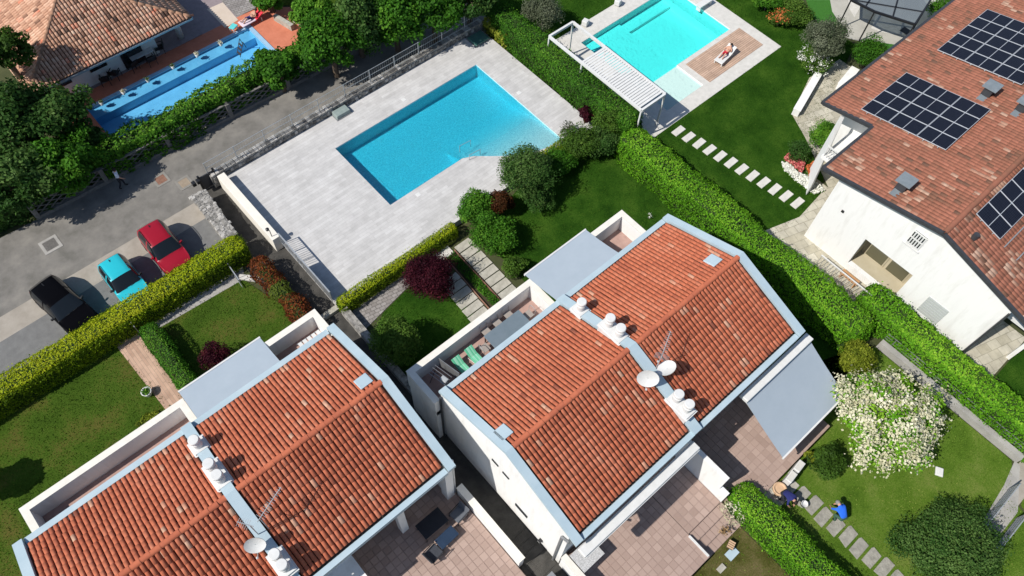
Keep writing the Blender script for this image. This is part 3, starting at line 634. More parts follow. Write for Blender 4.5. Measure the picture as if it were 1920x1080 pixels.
# ------------------------------------------------------------------ roof tiles
def tile_local(w=.093, L=.42, rise=.075, lift=.022, taper=.86, k=6, lip=.02):
    v = []; f = []
    for s, sc, dn in ((0.0, taper, 0.0), (L, 1.0, lift)):
        for i in range(k):
            a = math.pi * i / (k - 1); v.append((-math.cos(a) * w * sc, s, math.sin(a) ** .8 * rise * sc + dn))
    for i in range(k): v.append((v[k + i][0] * .82, L - .002, max(v[k + i][2] - lip, dn - .012)))
    for i in range(k - 1): f += [(i, k + i, k + i + 1, i + 1), (k + i, 2 * k + i, 2 * k + i + 1, k + i + 1)]
    return np.array(v), np.array(f)
TV, TF = tile_local()
TILE_MESH = {}
def tile_variants(mat, key, V=TV, F=TF, n=14):
    if key in TILE_MESH: return TILE_MESH[key]
    out = []
    for i in range(n):
        me = bpy.data.meshes.new('roof_tile'); me.from_pydata([tuple(p) for p in V], [], [tuple(q) for q in F]); me.update(); me.materials.append(mat)
        at = me.attributes.new('tint', 'FLOAT', 'POINT'); at.data.foreach_set('value', np.full(len(V), (i + .5) / n, dtype=np.float32))
        me.polygons.foreach_set('use_smooth', [True] * len(me.polygons)); out.append(me)
    TILE_MESH[key] = out; return out
def slope_tiles(x0, x1, ye, yr, ze, zr, pitch=.205, row=.355, seed=1, light=.05, dark=.012, mask=None):
    "frames of every tile on a slope falling from the ridge (yr, zr) to the eave (ye, ze)"
    r = np.random.default_rng(seed); sl = math.hypot(ye - yr, zr - ze); sd = Vector((0, (ye - yr) / sl, (ze - zr) / sl)); sg = 1 if ye < yr else -1
    ad = Vector((sg, 0, 0)); nd = ad.cross(sd);  nd = nd if nd.z > 0 else -nd; ad = sd.cross(nd)
    nc = int(round((x1 - x0) / pitch)); p = (x1 - x0) / nc; nr = int(math.ceil(sl / row)); out = []
    for c in range(nc):
        off = r.uniform(-.03, .03); cb = r.normal(0, .04)
        for k in range(nr):
            s1 = sl - k * row + off * (k > 0); s0 = s1 - row - .06
            if s0 < -.02: s0 = -.02
            x = x0 + (c + .5) * p + r.normal(0, .004)
            o = Vector((x, yr, zr)) + sd * s0 + nd * (.015 + r.normal(0, .004))
            if mask and not mask(x, o.y): continue
            u = r.uniform(); t = .5 + cb + r.normal(0, .06) + .07 * math.sin(x * .9 + seed) * math.sin(o.y * 1.3 + seed * 2) + .05 * math.sin(x * 2.7 + o.y * 1.9 + seed)
            q_ = math.sin(x * 1.1 + seed * 3) + math.sin(o.y * 1.7 + x * .6 + seed) + math.sin(x * 2.3 - o.y * 2.1); lt = light * (3.2 if q_ > 1.25 else .35)
            if u < lt: t = r.uniform(.85, .98)
            elif u < lt + dark: t = r.uniform(.08, .22)
            rz = r.normal(0, .012); a2 = (ad + sd * rz).normalized(); s2 = (sd - ad * rz).normalized()
            out.append((o, a2, s2, nd, float(np.clip(t, .02, .98))))
    return out
def lay_tiles(frames, roof, mat, key, single=300, V=TV, F=TF):
    "the tiles that show largest stand alone, the rest are one mass"
    sc = []
    for i, fr in enumerate(frames):
        x, y, w = proj(fr[0]); sc.append((w if (5 < x < 1915 and 5 < y < 1070) else 1e6 + w, i))
    sc.sort(); alone = set(i for w, i in sc[:single] if w < 1e6); vs = tile_variants(mat, key, V, F)
    inv = roof.matrix_world.inverted() if False else None
    Vs, Ts = [], []
    for i, (o, a, s, n, t) in enumerate(frames):
        if i in alone:
            ob = bpy.data.objects.new('roof_tile', vs[min(int(t * len(vs)), len(vs) - 1)]); COL.objects.link(ob); ob.parent = roof
            ob.matrix_local = Matrix(((a.x, s.x, n.x, o.x), (a.y, s.y, n.y, o.y), (a.z, s.z, n.z, o.z), (0, 0, 0, 1)))
        else:
            B = np.array([a, s, n]); Vs.append(V @ B + np.array(o)); Ts.append(np.full(len(V), t))
    if Vs:
        k = len(V); F2 = (F[None] + (np.arange(len(Vs)) * k)[:, None, None]).reshape(-1, 4)
        tag(npmesh('roof_tiles', np.concatenate(Vs), F2, mat, np.concatenate(Ts), roof, True), kind='stuff')
def ridge_tiles(roof, xa, xb, y, z, mat, L=.4, r=.13, seed=2, name='ridge_tile'):
    rr = np.random.default_rng(seed); n = int(round((xb - xa) / L)); L = (xb - xa) / n; k = 7; ms = []
    for j in range(5):
        v = []; f = []
        for s, q in ((0, .92), (L + .05, 1.04)):
            for i in range(k):
                a = math.pi * i / (k - 1); v.append((s, -math.cos(a) * r * q, math.sin(a) * r * .85 * q))
        for i in range(k - 1): f.append((i, k + i, k + i + 1, i + 1))
        me = bpy.data.meshes.new(name); me.from_pydata(v, [], f); me.update(); me.materials.append(mat); me.polygons.foreach_set('use_smooth', [True] * len(f))
        at = me.attributes.new('tint', 'FLOAT', 'POINT'); at.data.foreach_set('value', np.full(len(v), .30 + .045 * j, dtype=np.float32)); ms.append(me)
    for i in range(n):
        o = bpy.data.objects.new(name, ms[rr.integers(5)]); COL.objects.link(o); o.parent = roof; o.location = (xa + i * L, y + rr.normal(0, .006), z + rr.normal(0, .006))
def zat(px, py, X):
    "height at which a pixel's ray crosses the plane x = X"
    lo, hi = -2.0, 12.0; up = W(px, py, 10).x < W(px, py, 0).x
    for _ in range(40):
        mid = (lo + hi) / 2
        if (W(px, py, mid).x > X) == up: lo = mid
        else: hi = mid
    return (lo + hi) / 2

# ------------------------------------------------------------------ the two pairs of houses with bright terracotta roofs
ZE, ZR = 5.2, 6.8
def duplex(label, X0, XP, X1, YS, YN, se_wall, seed):
    h = empty('house', ((X0 + X1) / 2, (YS + YN) / 2, 0), 0, label, 'house'); h.location = (0, 0, 0)
    YR = (YS + YN) / 2
    # walls with gable tops
    w = MB(); a, b = X0 + .06, X1 - .06; ys, yn = YS + .45, YN - .06
    for (xa, xb) in ((a, a + .3), (b - .3, b)):
        prof = [(ys, 0), (yn, 0), (yn, ZE - .06), (YR, ZR - .06), (ys, ZE - .06 + .45 * (ZR - ZE) / (YR - YS) * .6)]
        n = 5; w.add([(xa, y, z) for y, z in prof] + [(xb, y, z) for y, z in prof], [tuple(range(n - 1, -1, -1)), tuple(range(n, 2 * n))] + [(i, (i + 1) % n, n + (i + 1) % n, n + i) for i in range(n)])
    w.box(a + .3, b - .3, yn - .3, yn, 0, ZE - .15)
    for seg in se_wall: w.box(*seg)
    w.build('wall', MATS['plaster'], h)
    # roof bed
    k = (ZR - ZE) / (YR - YS); rb = MB(); xa, xb = X0 + .1, X1 - .1
    e = .5; zs = ZE + k * e - .1
    rb.add([(xa, YS + e, zs), (xb, YS + e, zs), (xb, YR, ZR - .1), (xa, YR, ZR - .1), (xb, YN - e, zs), (xa, YN - e, zs),
            (xa, YS + e, zs - .15), (xb, YS + e, zs - .15), (xb, YN - e, zs - .15), (xa, YN - e, zs - .15)], [(0, 1, 2, 3), (3, 2, 4, 5), (6, 7, 1, 0), (5, 4, 8, 9), (9, 8, 7, 6)])
    roof = rb.build('roof', MATS['roof_bed'], h)
    fr = []
    for i, (ua, ub) in enumerate(((X0 + .46, XP - .27), (XP + .27, X1 - .46))):
        fr += slope_tiles(ua, ub, YS + .36, YR, zs + .02 - (.14) * k, ZR - .06, seed=seed + i * 2); fr += slope_tiles(ua, ub, YN - .40, YR, zs + .02 - (.10) * k, ZR - .06, seed=seed + 1 + i * 2)
        ridge_tiles(roof, ua - .05, ub + .05, YR, ZR + .0, MATS['terracotta'], seed=seed + i)
    lay_tiles(fr, roof, MATS['terracotta'], 'terracotta')
    # copings: two gables, party wall, eaves
    def gable(xa, xb, name, up=.13):
        for ya, yb in ((YS, YR), (YN, YR)):
            m = MB(); m.hexa([(xa, ya, ZE - .12), (xb, ya, ZE - .12), (xb, yb, ZR - .12), (xa, yb, ZR - .12)], [(xa, ya, ZE + up - .03), (xb, ya, ZE + up - .03), (xb, yb, ZR + up - .03), (xa, yb, ZR + up - .03)])
            if (yb - ya) < 0: m.f = [tuple(reversed(q)) for q in m.f]
            m.build(name, MATS['coping'], h)
    gable(X0, X0 + .38, 'coping'); gable(X1 - .38, X1, 'coping'); gable(XP - .23, XP + .23, 'coping', .17)
    for ua, ub in ((X0 + .42, XP - .23), (XP + .23, X1 - .42)):
        MB().box(ua, ub, YN - .27, YN, ZE - .28, ZE).build('eave_board', MATS['coping'], h); MB().box(ua, ub, YN - .5, YN - .27, ZE - .25, ZE - .12).build('gutter', MATS['slate_metal'], h)
        MB().box(ua, ub, YS, YS + .25, ZE - .30, ZE).build('eave_board', MATS['coping'], h); MB().box(ua, ub, YS + .25, YS + .45, ZE - .28, ZE - .12).build('gutter', M('gutter_litter', (.03, .03, .028), (.2, .18, .15), 14, .9), h)
        MB().box(ua, ub, YS + .25, YS + .9, ZE - .42, ZE - .29).build('soffit', MATS['plaster'], h)
    return h
def terrace(h, X0, X1, Y0, Y1, zf=3.4, zp=4.5, ends=(1, 1), th=.27):
    m = MB(); m.box(X0 + .03, X1 - .03, Y0, Y1 - .03, 0, zf - .06); m.build('terrace_wall', MATS['plaster'], h)
    MB().box(X0 + .04, X1 - .04, Y0, Y1 - .04, zf - .06, zf).build('terrace_floor', M('terrace_tile', (.33, .21, .18), (.42, .28, .24), 3, .8), h)
    p = MB(); p.box(X0, X1, Y1 - th, Y1, zf - .4, zp)
    if ends[0]: p.box(X0, X0 + th, Y0, Y1 - th, zf - .4, zp)
    if ends[1]: p.box(X1 - th, X1, Y0, Y1 - th, zf - .4, zp)
    p.build('parapet', MATS['plaster'], h)
    c = MB(); c.box(X0 - .02, X1 + .02, Y1 - th - .02, Y1 + .02, zp, zp + .04)
    if ends[0]: c.box(X0 - .02, X0 + th + .02, Y0, Y1 - th - .02, zp, zp + .04)
    if ends[1]: c.box(X1 - th - .02, X1 + .02, Y0, Y1 - th - .02, zp, zp + .04)
    c.build('parapet_cap', M('limestone', (.66, .63, .56), (.74, .71, .65), 3, .8), h)
ZPAT = .55
h2 = duplex('right pair of white terracotta roofed houses with satellite dishes and a grey front awning', 7.25, 14.5, 21.95, 2.62, 11.3,
            [(7.6, 14.3, 3.1, 3.4, 0, ZE - .3), (14.3, 14.7, 3.1, 3.4, 0, ZE - .3), (14.7, 21.6, 3.1, 3.4, 0, ZE - .3)], 21)
terrace(h2, 6.92, 14.45, 11.2, 13.25); terrace(h2, 18.3, 20.8, 11.2, 13.25, ends=(0, 1))
h1 = duplex('left pair of white terracotta roofed houses cut by the bottom edge of the photo', -9.2, -1.75, 5.72, 8.25, 16.98,
            [(-8.9, .4, 8.75, 9.05, 0, ZE - .3), (.4, 5.4, 10.4, 10.7, 0, ZE - .3), (.1, .4, 9.05, 10.4, 0, ZE - .3)], 51)
terrace(h1, -8.6, -1.28, 16.9, 18.55); terrace(h1, 2.7, 5.6, 16.9, 18.55, ends=(0, 1))
MB().box(2.75, 3.1, 8.6, 8.95, ZPAT, ZE - .3).build('column', MATS['plaster'], h1); MB().box(5.25, 5.65, 8.45, 8.9, 0, ZE - .3).build('column', MATS['plaster'], h1)
MB().box(.4, 5.25, 8.55, 8.75, ZE - .75, ZE - .3).build('beam', MATS['plaster'], h1)
MB().box(-.9, .42, 7.6, 8.75, ZPAT, 2.9).build('porch', MATS['plaster'], h1)
# windows and doors
def window(h, x0, x1, y0, y1, z0, z1, name='window', mat=None, sill=True):
    o = MB().box(x0, x1, y0, y1, z0, z1).build(name, mat or MATS['dark_glass'], h); return o
for xx in (2.2, 4.4): window(h1, xx - .55, xx + .55, 10.34, 10.45, ZPAT + .1, 2.7, 'door')
for xx in (9.0, 11.6, 16.2, 19.6): window(h2, xx - .6, xx + .6, 3.04, 3.15, ZPAT + .1, 2.75, 'door')
for xx in (8.6, 11.4, 19.6): window(h2, xx - .5, xx + .5, 11.2, 11.3, 3.5, 4.9, 'door')
for xx in (-7, -4.4, 4.1): window(h1, xx - .5, xx + .5, 16.88, 16.98, 3.5, 4.9, 'door')
for px, py, wy, wz in ((929, 867, .42, .14), (949, 891, .42, .14), (978, 957, .8, .28)):
    z = zat(px, py, 7.31); p = W(px, py, z); MB().box(7.27, 7.36, p.y - wy / 2, p.y + wy / 2, z - wz / 2, z + wz / 2).build('vent', MATS['dark_glass'], h2)
z = zat(1015, 1012, 7.3); p = W(1015, 1012, z); MB().box(7.1, 7.31, p.y - .09, p.y + .09, z - .08, z + .1).build('wall_light', MATS['black_metal'], h2, bevel=.02)
MB().tube((7.2, 11.15, 0), (7.2, 11.15, 4.9), .055, 8).build('downpipe', MATS['slate_metal'], h2)
MB().path([(7.22, 2.95, 4.8), (7.22, 3.35, 4.5), (7.22, 3.35, 0)], .055, 8).build('downpipe', MATS['grey_metal'], h2)
MB().tube((5.8, 8.6, 0), (5.8, 8.6, 4.95), .05, 8).build('downpipe', MATS['white_paint'], h1)
# divider wall on the right patio
z = 2.7; m = MB().box(14.88, 15.12, .45, 3.1, 0, 2.7); m.build('divider_wall', MATS['plaster'], h2); MB().box(14.88, 15.12, 0, .45, 0, 1.45).build('divider_wall', MATS['plaster'], h2)
# chimneys on the party walls
def roofz(px, py, YR, up):
    "point of a ray that lies 'up' above the roof slope"
    z = 6.5
    for _ in range(40): z = .5 * z + .5 * (ZR + up - (ZR - ZE) / 4.35 * abs(W(px, py, z).y - YR))
    return W(px, py, z)
def chimney(h, X, caps):
    pts = []
    for px, py in caps: pts.append(roofz(px, py, 12.6 if X < 0 else 6.96, .95))
    ys = [p.y for p in pts]; ya, yb = min(ys) - .3, max(ys) + .3; zt = max(p.z for p in pts); zb = zt - .72
    b = MB().box(X - .3, X + .3, ya, yb, zb - .6, zb + .05).build('chimney', MATS['white_paint'], h)
    MB().box(X - .36, X + .36, ya - .06, yb + .06, zb - .12, zb - .06).build('chimney_slab', MATS['white_paint'], b)
    for p in pts:
        f = MB(); f.lathe((X, p.y, zb), [(.19, .05), (.19, .42), (.225, .44), (.225, .47), (.19, .49), (.19, .54), (.225, .56), (.225, .70), (.2, .73), (0, .735)], 20); f.build('flue', MATS['white_paint'], b)
for c in (((1095, 562),), ((1147, 597), (1161, 617)), ((1275, 737), (1295, 757))): chimney(h2, 14.5, c)
for c in (((362, 824),), ((388, 875), (400, 893)), ((508, 1043), (522, 1066))): chimney(h1, -1.75, c)
# skylights
def skylight(h, px, py, YR, YE):
    k = (ZR - ZE) / abs(YR - YE); sg = 1 if YE > YR else -1; p = Wy(px, py, ZR + .1, YR, -sg * k); s = .31; dz = k * s * sg
    t = MB(); t.hexa([(p.x - s, p.y - s, p.z + dz - .2), (p.x + s, p.y - s, p.z + dz - .2), (p.x + s, p.y + s, p.z - dz - .2), (p.x - s, p.y + s, p.z - dz - .2)], [(p.x - s, p.y - s, p.z + dz), (p.x + s, p.y - s, p.z + dz), (p.x + s, p.y + s, p.z - dz), (p.x - s, p.y + s, p.z - dz)])
    o = t.build('roof_hatch', MATS['coping'], h, bevel=.03)
    m = MB(); q = s + .1; z = .16
    m.hexa([(p.x - q, p.y - q, p.z + dz - .22), (p.x + q, p.y - q, p.z + dz - .22), (p.x + q, p.y + q, p.z - dz - .22), (p.x - q, p.y + q, p.z - dz - .22)], [(p.x - q, p.y - q, p.z + dz - z), (p.x + q, p.y - q, p.z + dz - z), (p.x + q, p.y + q, p.z - dz - z), (p.x - q, p.y + q, p.z - dz - z)])
    m.build('flashing', MATS['slate_metal'], o)
skylight(h2, 943, 810, 6.96, 11.3); skylight(h2, 1337, 487, 6.96, 11.3); skylight(h1, 681, 714, 12.6, 16.98)
# awnings
def awning(label, x0, x1, yb, yf, zb, zf, casing=None):
    t = empty('awning', (x0, yb, 0), 0, label, 'awning'); w = x1 - x0; L = yf - yb; n = 8; v = []; f = []
    for i in range(n + 1):
        s = i / n; z = zb + (zf - zb) * s - .05 * math.sin(math.pi * s)
        for x in (0, w / 2, w): v.append((x, L * s, z + (-.012 if x == w / 2 else 0)))
    k = len(v); v += [(a, b, c - .02) for a, b, c in v]
    for i in range(n):
        for j in range(2): f += [(3 * i + j, 3 * i + j + 1, 3 * i + j + 4, 3 * i + j + 3), (k + 3 * i + j + 3, k + 3 * i + j + 4, k + 3 * i + j + 1, k + 3 * i + j)]
    MB().add(v, f).build('cloth', MATS['awning_cloth'], t, True)
    MB().box(-.02, w + .02, L - .03, L + .05, zf - .1, zf + .02).build('front_bar', MATS['white_paint'], t) if L > 0 else MB().box(-.02, w + .02, L - .05, L + .03, zf - .1, zf + .02).build('front_bar', MATS['white_paint'], t)
    for x in (.08, w - .08): MB().bar((x, 0, zb - .12), (x, L, zf - .08), .06, .06).build('arm', MATS['white_paint'], t)
    if casing: MB().box(-.06, w + .06, -.1 if L < 0 else -.02, .34 if L < 0 else .1, zb - .02, zb + .22).build('casing', MATS['white_paint'], t, bevel=.03)
    return t
awning('grey cloth awning between the two small terraces of the right houses', 14.42, 18.55, 11.32, 13.6, 5.0, 4.5)
awning('pale grey cloth awning beside the terrace of the left houses', -1.24, 2.88, 17.0, 18.95, 5.0, 4.5)
awning('large grey awning over the right patio, reaching towards the flowering tree', 17.75, 22.5, 2.28, -.55, 4.15, 2.6, True)
t = empty('awning_casing', (7.5, 2.3, 4.2), 0, 'long closed white awning box above the left half of the right patio', 'awning')
MB().box(-.1, 6.9, -.16, .28, 0, .26).build('casing', MATS['white_paint'], t, bevel=.04); MB().box(-.05, 6.85, -.2, -.162, .03, .12).build('front_bar', MATS['white_paint'], t)
# patios
def patio(label, x0, x1, y0, y1, seed, z=ZPAT, ts=.335):
    o = structure('patio', MB().box(x0, x1, y0, y1, -.02, z - .012), MATS['patio_joint'], label); r = np.random.default_rng(seed); fr = []
    ms = []
    for i in range(8):
        m = MB(); m.cur = (i + .5) / 8 + .001; h = ts / 2 - .007; m.box(-h, h, -h, h, -.015, .012, inset=.005); ms.append(m.mesh('paving_slab', MATS['patio_tile']))
    nx, ny = int((x1 - x0) / ts), int((y1 - y0) / ts)
    for i in range(nx):
        for j in range(ny):
            x = x0 + (i + .5) * (x1 - x0) / nx; y = y0 + (j + .5) * (y1 - y0) / ny; a, b, w = proj((x, y, z))
            if -80 < a < 2000 and -50 < b < 1140: fr.append((w if 8 < a < 1912 and 8 < b < 1072 else 1e6, x, y, min(7, max(0, int(r.normal(4, 1.7)))), r.uniform(-.003, .003)))
    fr.sort(); big = MB()
    for i, (w, x, y, k, dz) in enumerate(fr):
        if i < 300 and w < 1e6:
            q = bpy.data.objects.new('paving_slab', ms[k]); COL.objects.link(q); q.parent = o; q.location = (x, y, z - .008 + dz)
        else:
            big.cur = (k + .5) / 8 + .001; h = ts / 2 - .007; big.box(x - h, x + h, y - h, y + h, z - .02, z + .004 + dz, inset=.008)
    if big.v: tag(big.build('paving_slabs', MATS['patio_tile'], o), kind='stuff')
    return o
patio('pinkish tiled patio in front of the left houses', -2.2, 5.74, 2.2, 10.35, 5)
patio('pinkish tiled patio in front of the left half of the right houses', 7.55, 12.6, -1.3, 3.08, 6)
patio('pinkish tiled landing above the three steps of the right patio', 12.62, 14.86, .02, 3.08, 8)
patio('pinkish tiled patio under the large awning of the right houses', 15.14, 21.9, -1.1, 3.08, 7)
def wallthing(label, x0, x1, y0, y1, z0, z1, cap=True, mat='plaster'):
    t = empty('garden_wall', (x0, y0, 0), 0, label, 'wall'); MB().box(0, x1 - x0, 0, y1 - y0, z0, z1).build('wall_body', MATS[mat], t)
    if cap: MB().box(-.03, x1 - x0 + .03, -.03, y1 - y0 + .03, z1, z1 + .05).build('wall_cap', MATS['limestone'], t)
wallthing('pale parapet wall between the left patio and the dark lane', 5.78, 6.06, 4.1, 8.4, 0, 1.4)
wallthing('white parapet wall at the lane end of the right patio', 7.28, 7.52, -3, 3.0, 0, 1.45)
t = MB(); t.box(7.7, 8.75, 2.0, 2.75, ZPAT, 1.4)
o = t.build('stone_counter', MATS['plaster']); tag(o, 'speckled grey stone counter in the corner of the right patio', 'counter'); MB().box(7.6, 8.85, 1.9, 2.85, 1.4, 1.47).build('worktop', M('granite', (.28, .28, .28), (.6, .6, .6), 25, .5, detail=2), o)
o = MB().box(-.45, .45, -.3, .3, 0, .9).build('cabinet', MATS['plaster_grey'], None, loc=W(985, 1068, .0) if False else (6.2, 2.6, 0)); tag(o, 'grey cabinet at the lower end of the dark lane', 'cabinet'); MB().box(-.48, .48, -.33, .33, .9, .95).build('cabinet_top', MATS['grey_metal'], o)
# steps of the lane between the houses
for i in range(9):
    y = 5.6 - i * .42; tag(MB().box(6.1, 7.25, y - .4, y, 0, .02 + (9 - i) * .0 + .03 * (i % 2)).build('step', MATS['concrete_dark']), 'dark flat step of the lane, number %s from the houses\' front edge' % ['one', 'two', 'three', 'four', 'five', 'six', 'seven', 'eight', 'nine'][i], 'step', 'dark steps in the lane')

# ------------------------------------------------------------------ white villa with solar panels
KN, KS, VR, VZ = .2, .27, 1.4, 7.1
vz = lambda y: VZ - KN * (y - VR) if y > VR else VZ - KS * (VR - y)
v = empty('villa', (0, 0, 0), 0, 'large white villa with brown tiled roof and solar panels', 'house')
XW = 30.55
def wallyz(y0, y1, z0, z1a, z1b, th=.3):       # piece of the gable wall between two heights at its ends
    return MB().add([(XW, y0, z0), (XW + th, y0, z0), (XW + th, y1, z0), (XW, y1, z0), (XW, y0, z1a), (XW + th, y0, z1a), (XW + th, y1, z1b), (XW, y1, z1b)],
                    [(3, 2, 1, 0), (4, 5, 6, 7), (0, 1, 5, 4), (1, 2, 6, 5), (2, 3, 7, 6), (3, 0, 4, 7)])
w = MB(); e = .18
def wp(y0, y1, z0, za, zb): q = wallyz(y0, y1, z0, za, zb); w.add(q.v, q.f)
wp(-3.2, 1.17, 0, vz(-3.2) - e, vz(1.17) - e); wp(1.17, VR, 2.9, vz(1.17) - e, VZ - e); wp(VR, 4.15, 2.9, VZ - e, vz(4.15) - e); wp(4.15, 7.0, 0, vz(4.15) - e, vz(7) - e)
wp(1.17, 4.15, 0, .5, .5)
w.box(XW + .3, 34.7, 6.7, 7.0, 0, vz(7) - e); w.box(36.4, 60, 9.9, 10.2, 0, vz(10.2) - e); w.box(36.4, 36.7, 7.0, 9.9, 0, vz(9.9) - e); w.box(34.7, 36.4, 6.7, 7.0, 0, vz(7) - e); w.box(XW + .3, 60, -3.2, -2.9, 0, vz(-3.2) - e)
w.build('wall', MATS['plaster'], v)
# recess behind the big opening
r_ = MB(); r_.box(XW + 1.3, XW + 1.5, .9, 4.4, 0, 3.2); r_.box(XW + .3, XW + 1.3, .9, 1.15, 0, 3.2); r_.box(XW + .3, XW + 1.3, 4.17, 4.4, 0, 3.2); r_.box(XW + .3, XW + 1.3, 1.15, 4.17, .44, .5); r_.box(XW + .3, XW + 1.3, 1.15, 4.17, 2.95, 3.1)
r_.build('recess', M('beige_plaster', (.40, .35, .24), (.47, .42, .31), 1.5, .85), v)
for a, b in ((1.35, 2.6), (2.7, 3.95)):
    o = MB().box(XW + 1.22, XW + 1.29, a, b, .55, 2.6).build('window', MATS['beige_plaster'], v); MB().box(XW + 1.19, XW + 1.22, a + .08, b - .08, .65, 2.5).build('pane', MG('olive_glass', (.09, .085, .05), .1, 0) if 'olive_glass' not in MATS else MATS['olive_glass'], o)
o = MB().box(XW - .03, XW + .02, 1.8, 2.5, 4.6, 5.6).build('window', MATS['dark_glass'], v)
for k in range(5): MB().box(XW - .07, XW - .035, 1.8 + k * .14, 1.87 + k * .14, 4.62, 5.58).build('bar', MATS['white_paint'], o)
for z in (4.6, 5.08, 5.54): MB().box(XW - .075, XW - .03, 1.78, 2.52, z, z + .06).build('bar', MATS['white_paint'], o)
MB().box(XW - .12, XW, 1.7, 2.65, 4.48, 4.55).build('sill', MATS['white_paint'], v)
o = MB().box(XW - .03, XW + .02, -1.32, -.12, 1.05, 2.45).build('shutter', M('grey_shutter', (.4, .42, .41), (.44, .46, .45), 5, .7), v)
for k in range(7): MB().box(XW - .045, XW - .025, -1.30, -.14, 1.1 + k * .19, 1.26 + k * .19).build('slat', MATS['grey_shutter'], o)
MB().box(XW - .06, XW, -1.4, -.05, .95, 1.03).build('sill', MATS['white_paint'], v)
MB().box(XW - .08, XW, 5.88, 6.02, 3.47, 3.6).build('wall_light', MATS['black_metal'], v)
MB().tube((XW - .05, -3.2, 0), (XW - .05, -3.2, 4.9), .06, 8).build('downpipe', MATS['slate_metal'], v)
# entrance wing: slanting white buttress and balcony in the notch
MB().hexa([(33.0, 8.75, 0), (33.25, 8.75, 0), (34.6, 9.6, 0), (34.45, 9.75, 0)], [(33.0, 8.75, .9), (33.25, 8.75, .9), (34.75, 9.6, 5.0), (34.5, 9.75, 5.0)]).build('buttress', MATS['plaster'], v)
MB().box(33.6, 36.4, 7.05, 9.3, 2.5, 2.7).build('balcony', MATS['plaster'], v); 
for k in range(14): MB().box(33.62, 33.66, 7.1 + .16 * k, 7.14 + .16 * k, 2.7, 3.5).build('baluster', MATS['white_paint'], v)
MB().box(33.6, 33.68, 7.05, 9.3, 3.5, 3.57).build('handrail', MATS['white_paint'], v)
MB().box(32.2, 33.4, 6.97, 7.06, 2.75, 4.7).build('door', MATS['dark_glass'], v)
# roof
EN1, EN2, ES, XA, XN, XB = 7.85, 10.9, -5.0, 30.02, 34.4, 60.0
rb = MB()
def rq(x0, x1, y0, y1, dz=-.06): rb.add([(x0, y0, vz(y0) + dz), (x1, y0, vz(y0) + dz), (x1, y1, vz(y1) + dz), (x0, y1, vz(y1) + dz), (x0, y0, vz(y0) + dz - .14), (x1, y0, vz(y0) + dz - .14), (x1, y1, vz(y1) + dz - .14), (x0, y1, vz(y1) + dz - .14)], [(0, 1, 2, 3), (7, 6, 5, 4), (0, 4, 5, 1), (1, 5, 6, 2), (2, 6, 7, 3), (3, 7, 4, 0)])
rq(XA, XN, VR, EN1); rq(XN, XB, VR, EN2); rq(XA, XB, ES, VR)
roof = rb.build('roof', MATS['roof_bed_villa'], v)
VV, VF = tile_local(.112, .43, .036, .022, .95, 5, .02)
fr = slope_tiles(XA + .1, XN, EN1 - .05, VR, vz(EN1 - .05) - .05, VZ - .05, .225, .36, 71, .10, .05) + slope_tiles(XN, XB, EN2 - .05, VR, vz(EN2 - .05) - .05, VZ - .05, .225, .36, 72, .10, .05) + slope_tiles(XA + .1, XB, ES + .05, VR, vz(ES + .05) - .05, VZ - .05, .225, .36, 73, .18, .05)
fr = [q for q in fr if -60 < proj(q[0])[0] < 2000 and -60 < proj(q[0])[1] < 1140]
lay_tiles(fr, roof, MATS['terracotta_villa'], 'villa', 300, VV, VF)
ridge_tiles(roof, XA, 45, VR, VZ + .0, MATS['terracotta_villa'], .42, .14, 9)
def trim(a, b, wd=.16, hg=.2): MB().bar(a, b, wd, hg).build('gutter', MATS['slate_metal'], v)
trim((XA - .02, EN1, vz(EN1) - .08), (XA - .02, VR, VZ - .08)); trim((XA - .02, VR, VZ - .08), (XA - .02, ES, vz(ES) - .08))
trim((XA - .05, EN1 + .06, vz(EN1) - .1), (XN, EN1 + .06, vz(EN1) - .1)); trim((XN, EN1 + .1, vz(EN1) - .1), (XN, EN2, vz(EN2) - .1)); trim((XN - .05, EN2 + .06, vz(EN2) - .1), (XB, EN2 + .06, vz(EN2) - .1)); trim((XA, ES - .06, vz(ES) - .1), (XB, ES - .06, vz(ES) - .1))
s_ = MB()
def sf(x0, x1, y0, y1): s_.add([(x0, y0, vz(y0) - .27), (x1, y0, vz(y0) - .27), (x1, y1, vz(y1) - .27), (x0, y1, vz(y1) - .27)], [(3, 2, 1, 0)])
sf(XA, XW, VR, EN1); sf(XA, XW, ES, VR); sf(XW, XN, 7.0, EN1); sf(XN, XB, 10.2, EN2); sf(XN, 36.4, 7.0, 10.2); sf(XW, XB, ES, -3.2); s_.build('soffit', MATS['plaster'], v)
# lean-to at the lower corner
MB().box(32.6, 36, -5.15, -5.0, 2.1, 2.55).build('beam', MATS['white_paint'], v); MB().box(32.6, 32.8, -5.15, -4.95, 0, 2.1).build('column', MATS['plaster'], v)
MB().box(32.6, 38, -5.0, -3.2, 2.4, 2.55).build('lean_to', MATS['white_paint'], v)
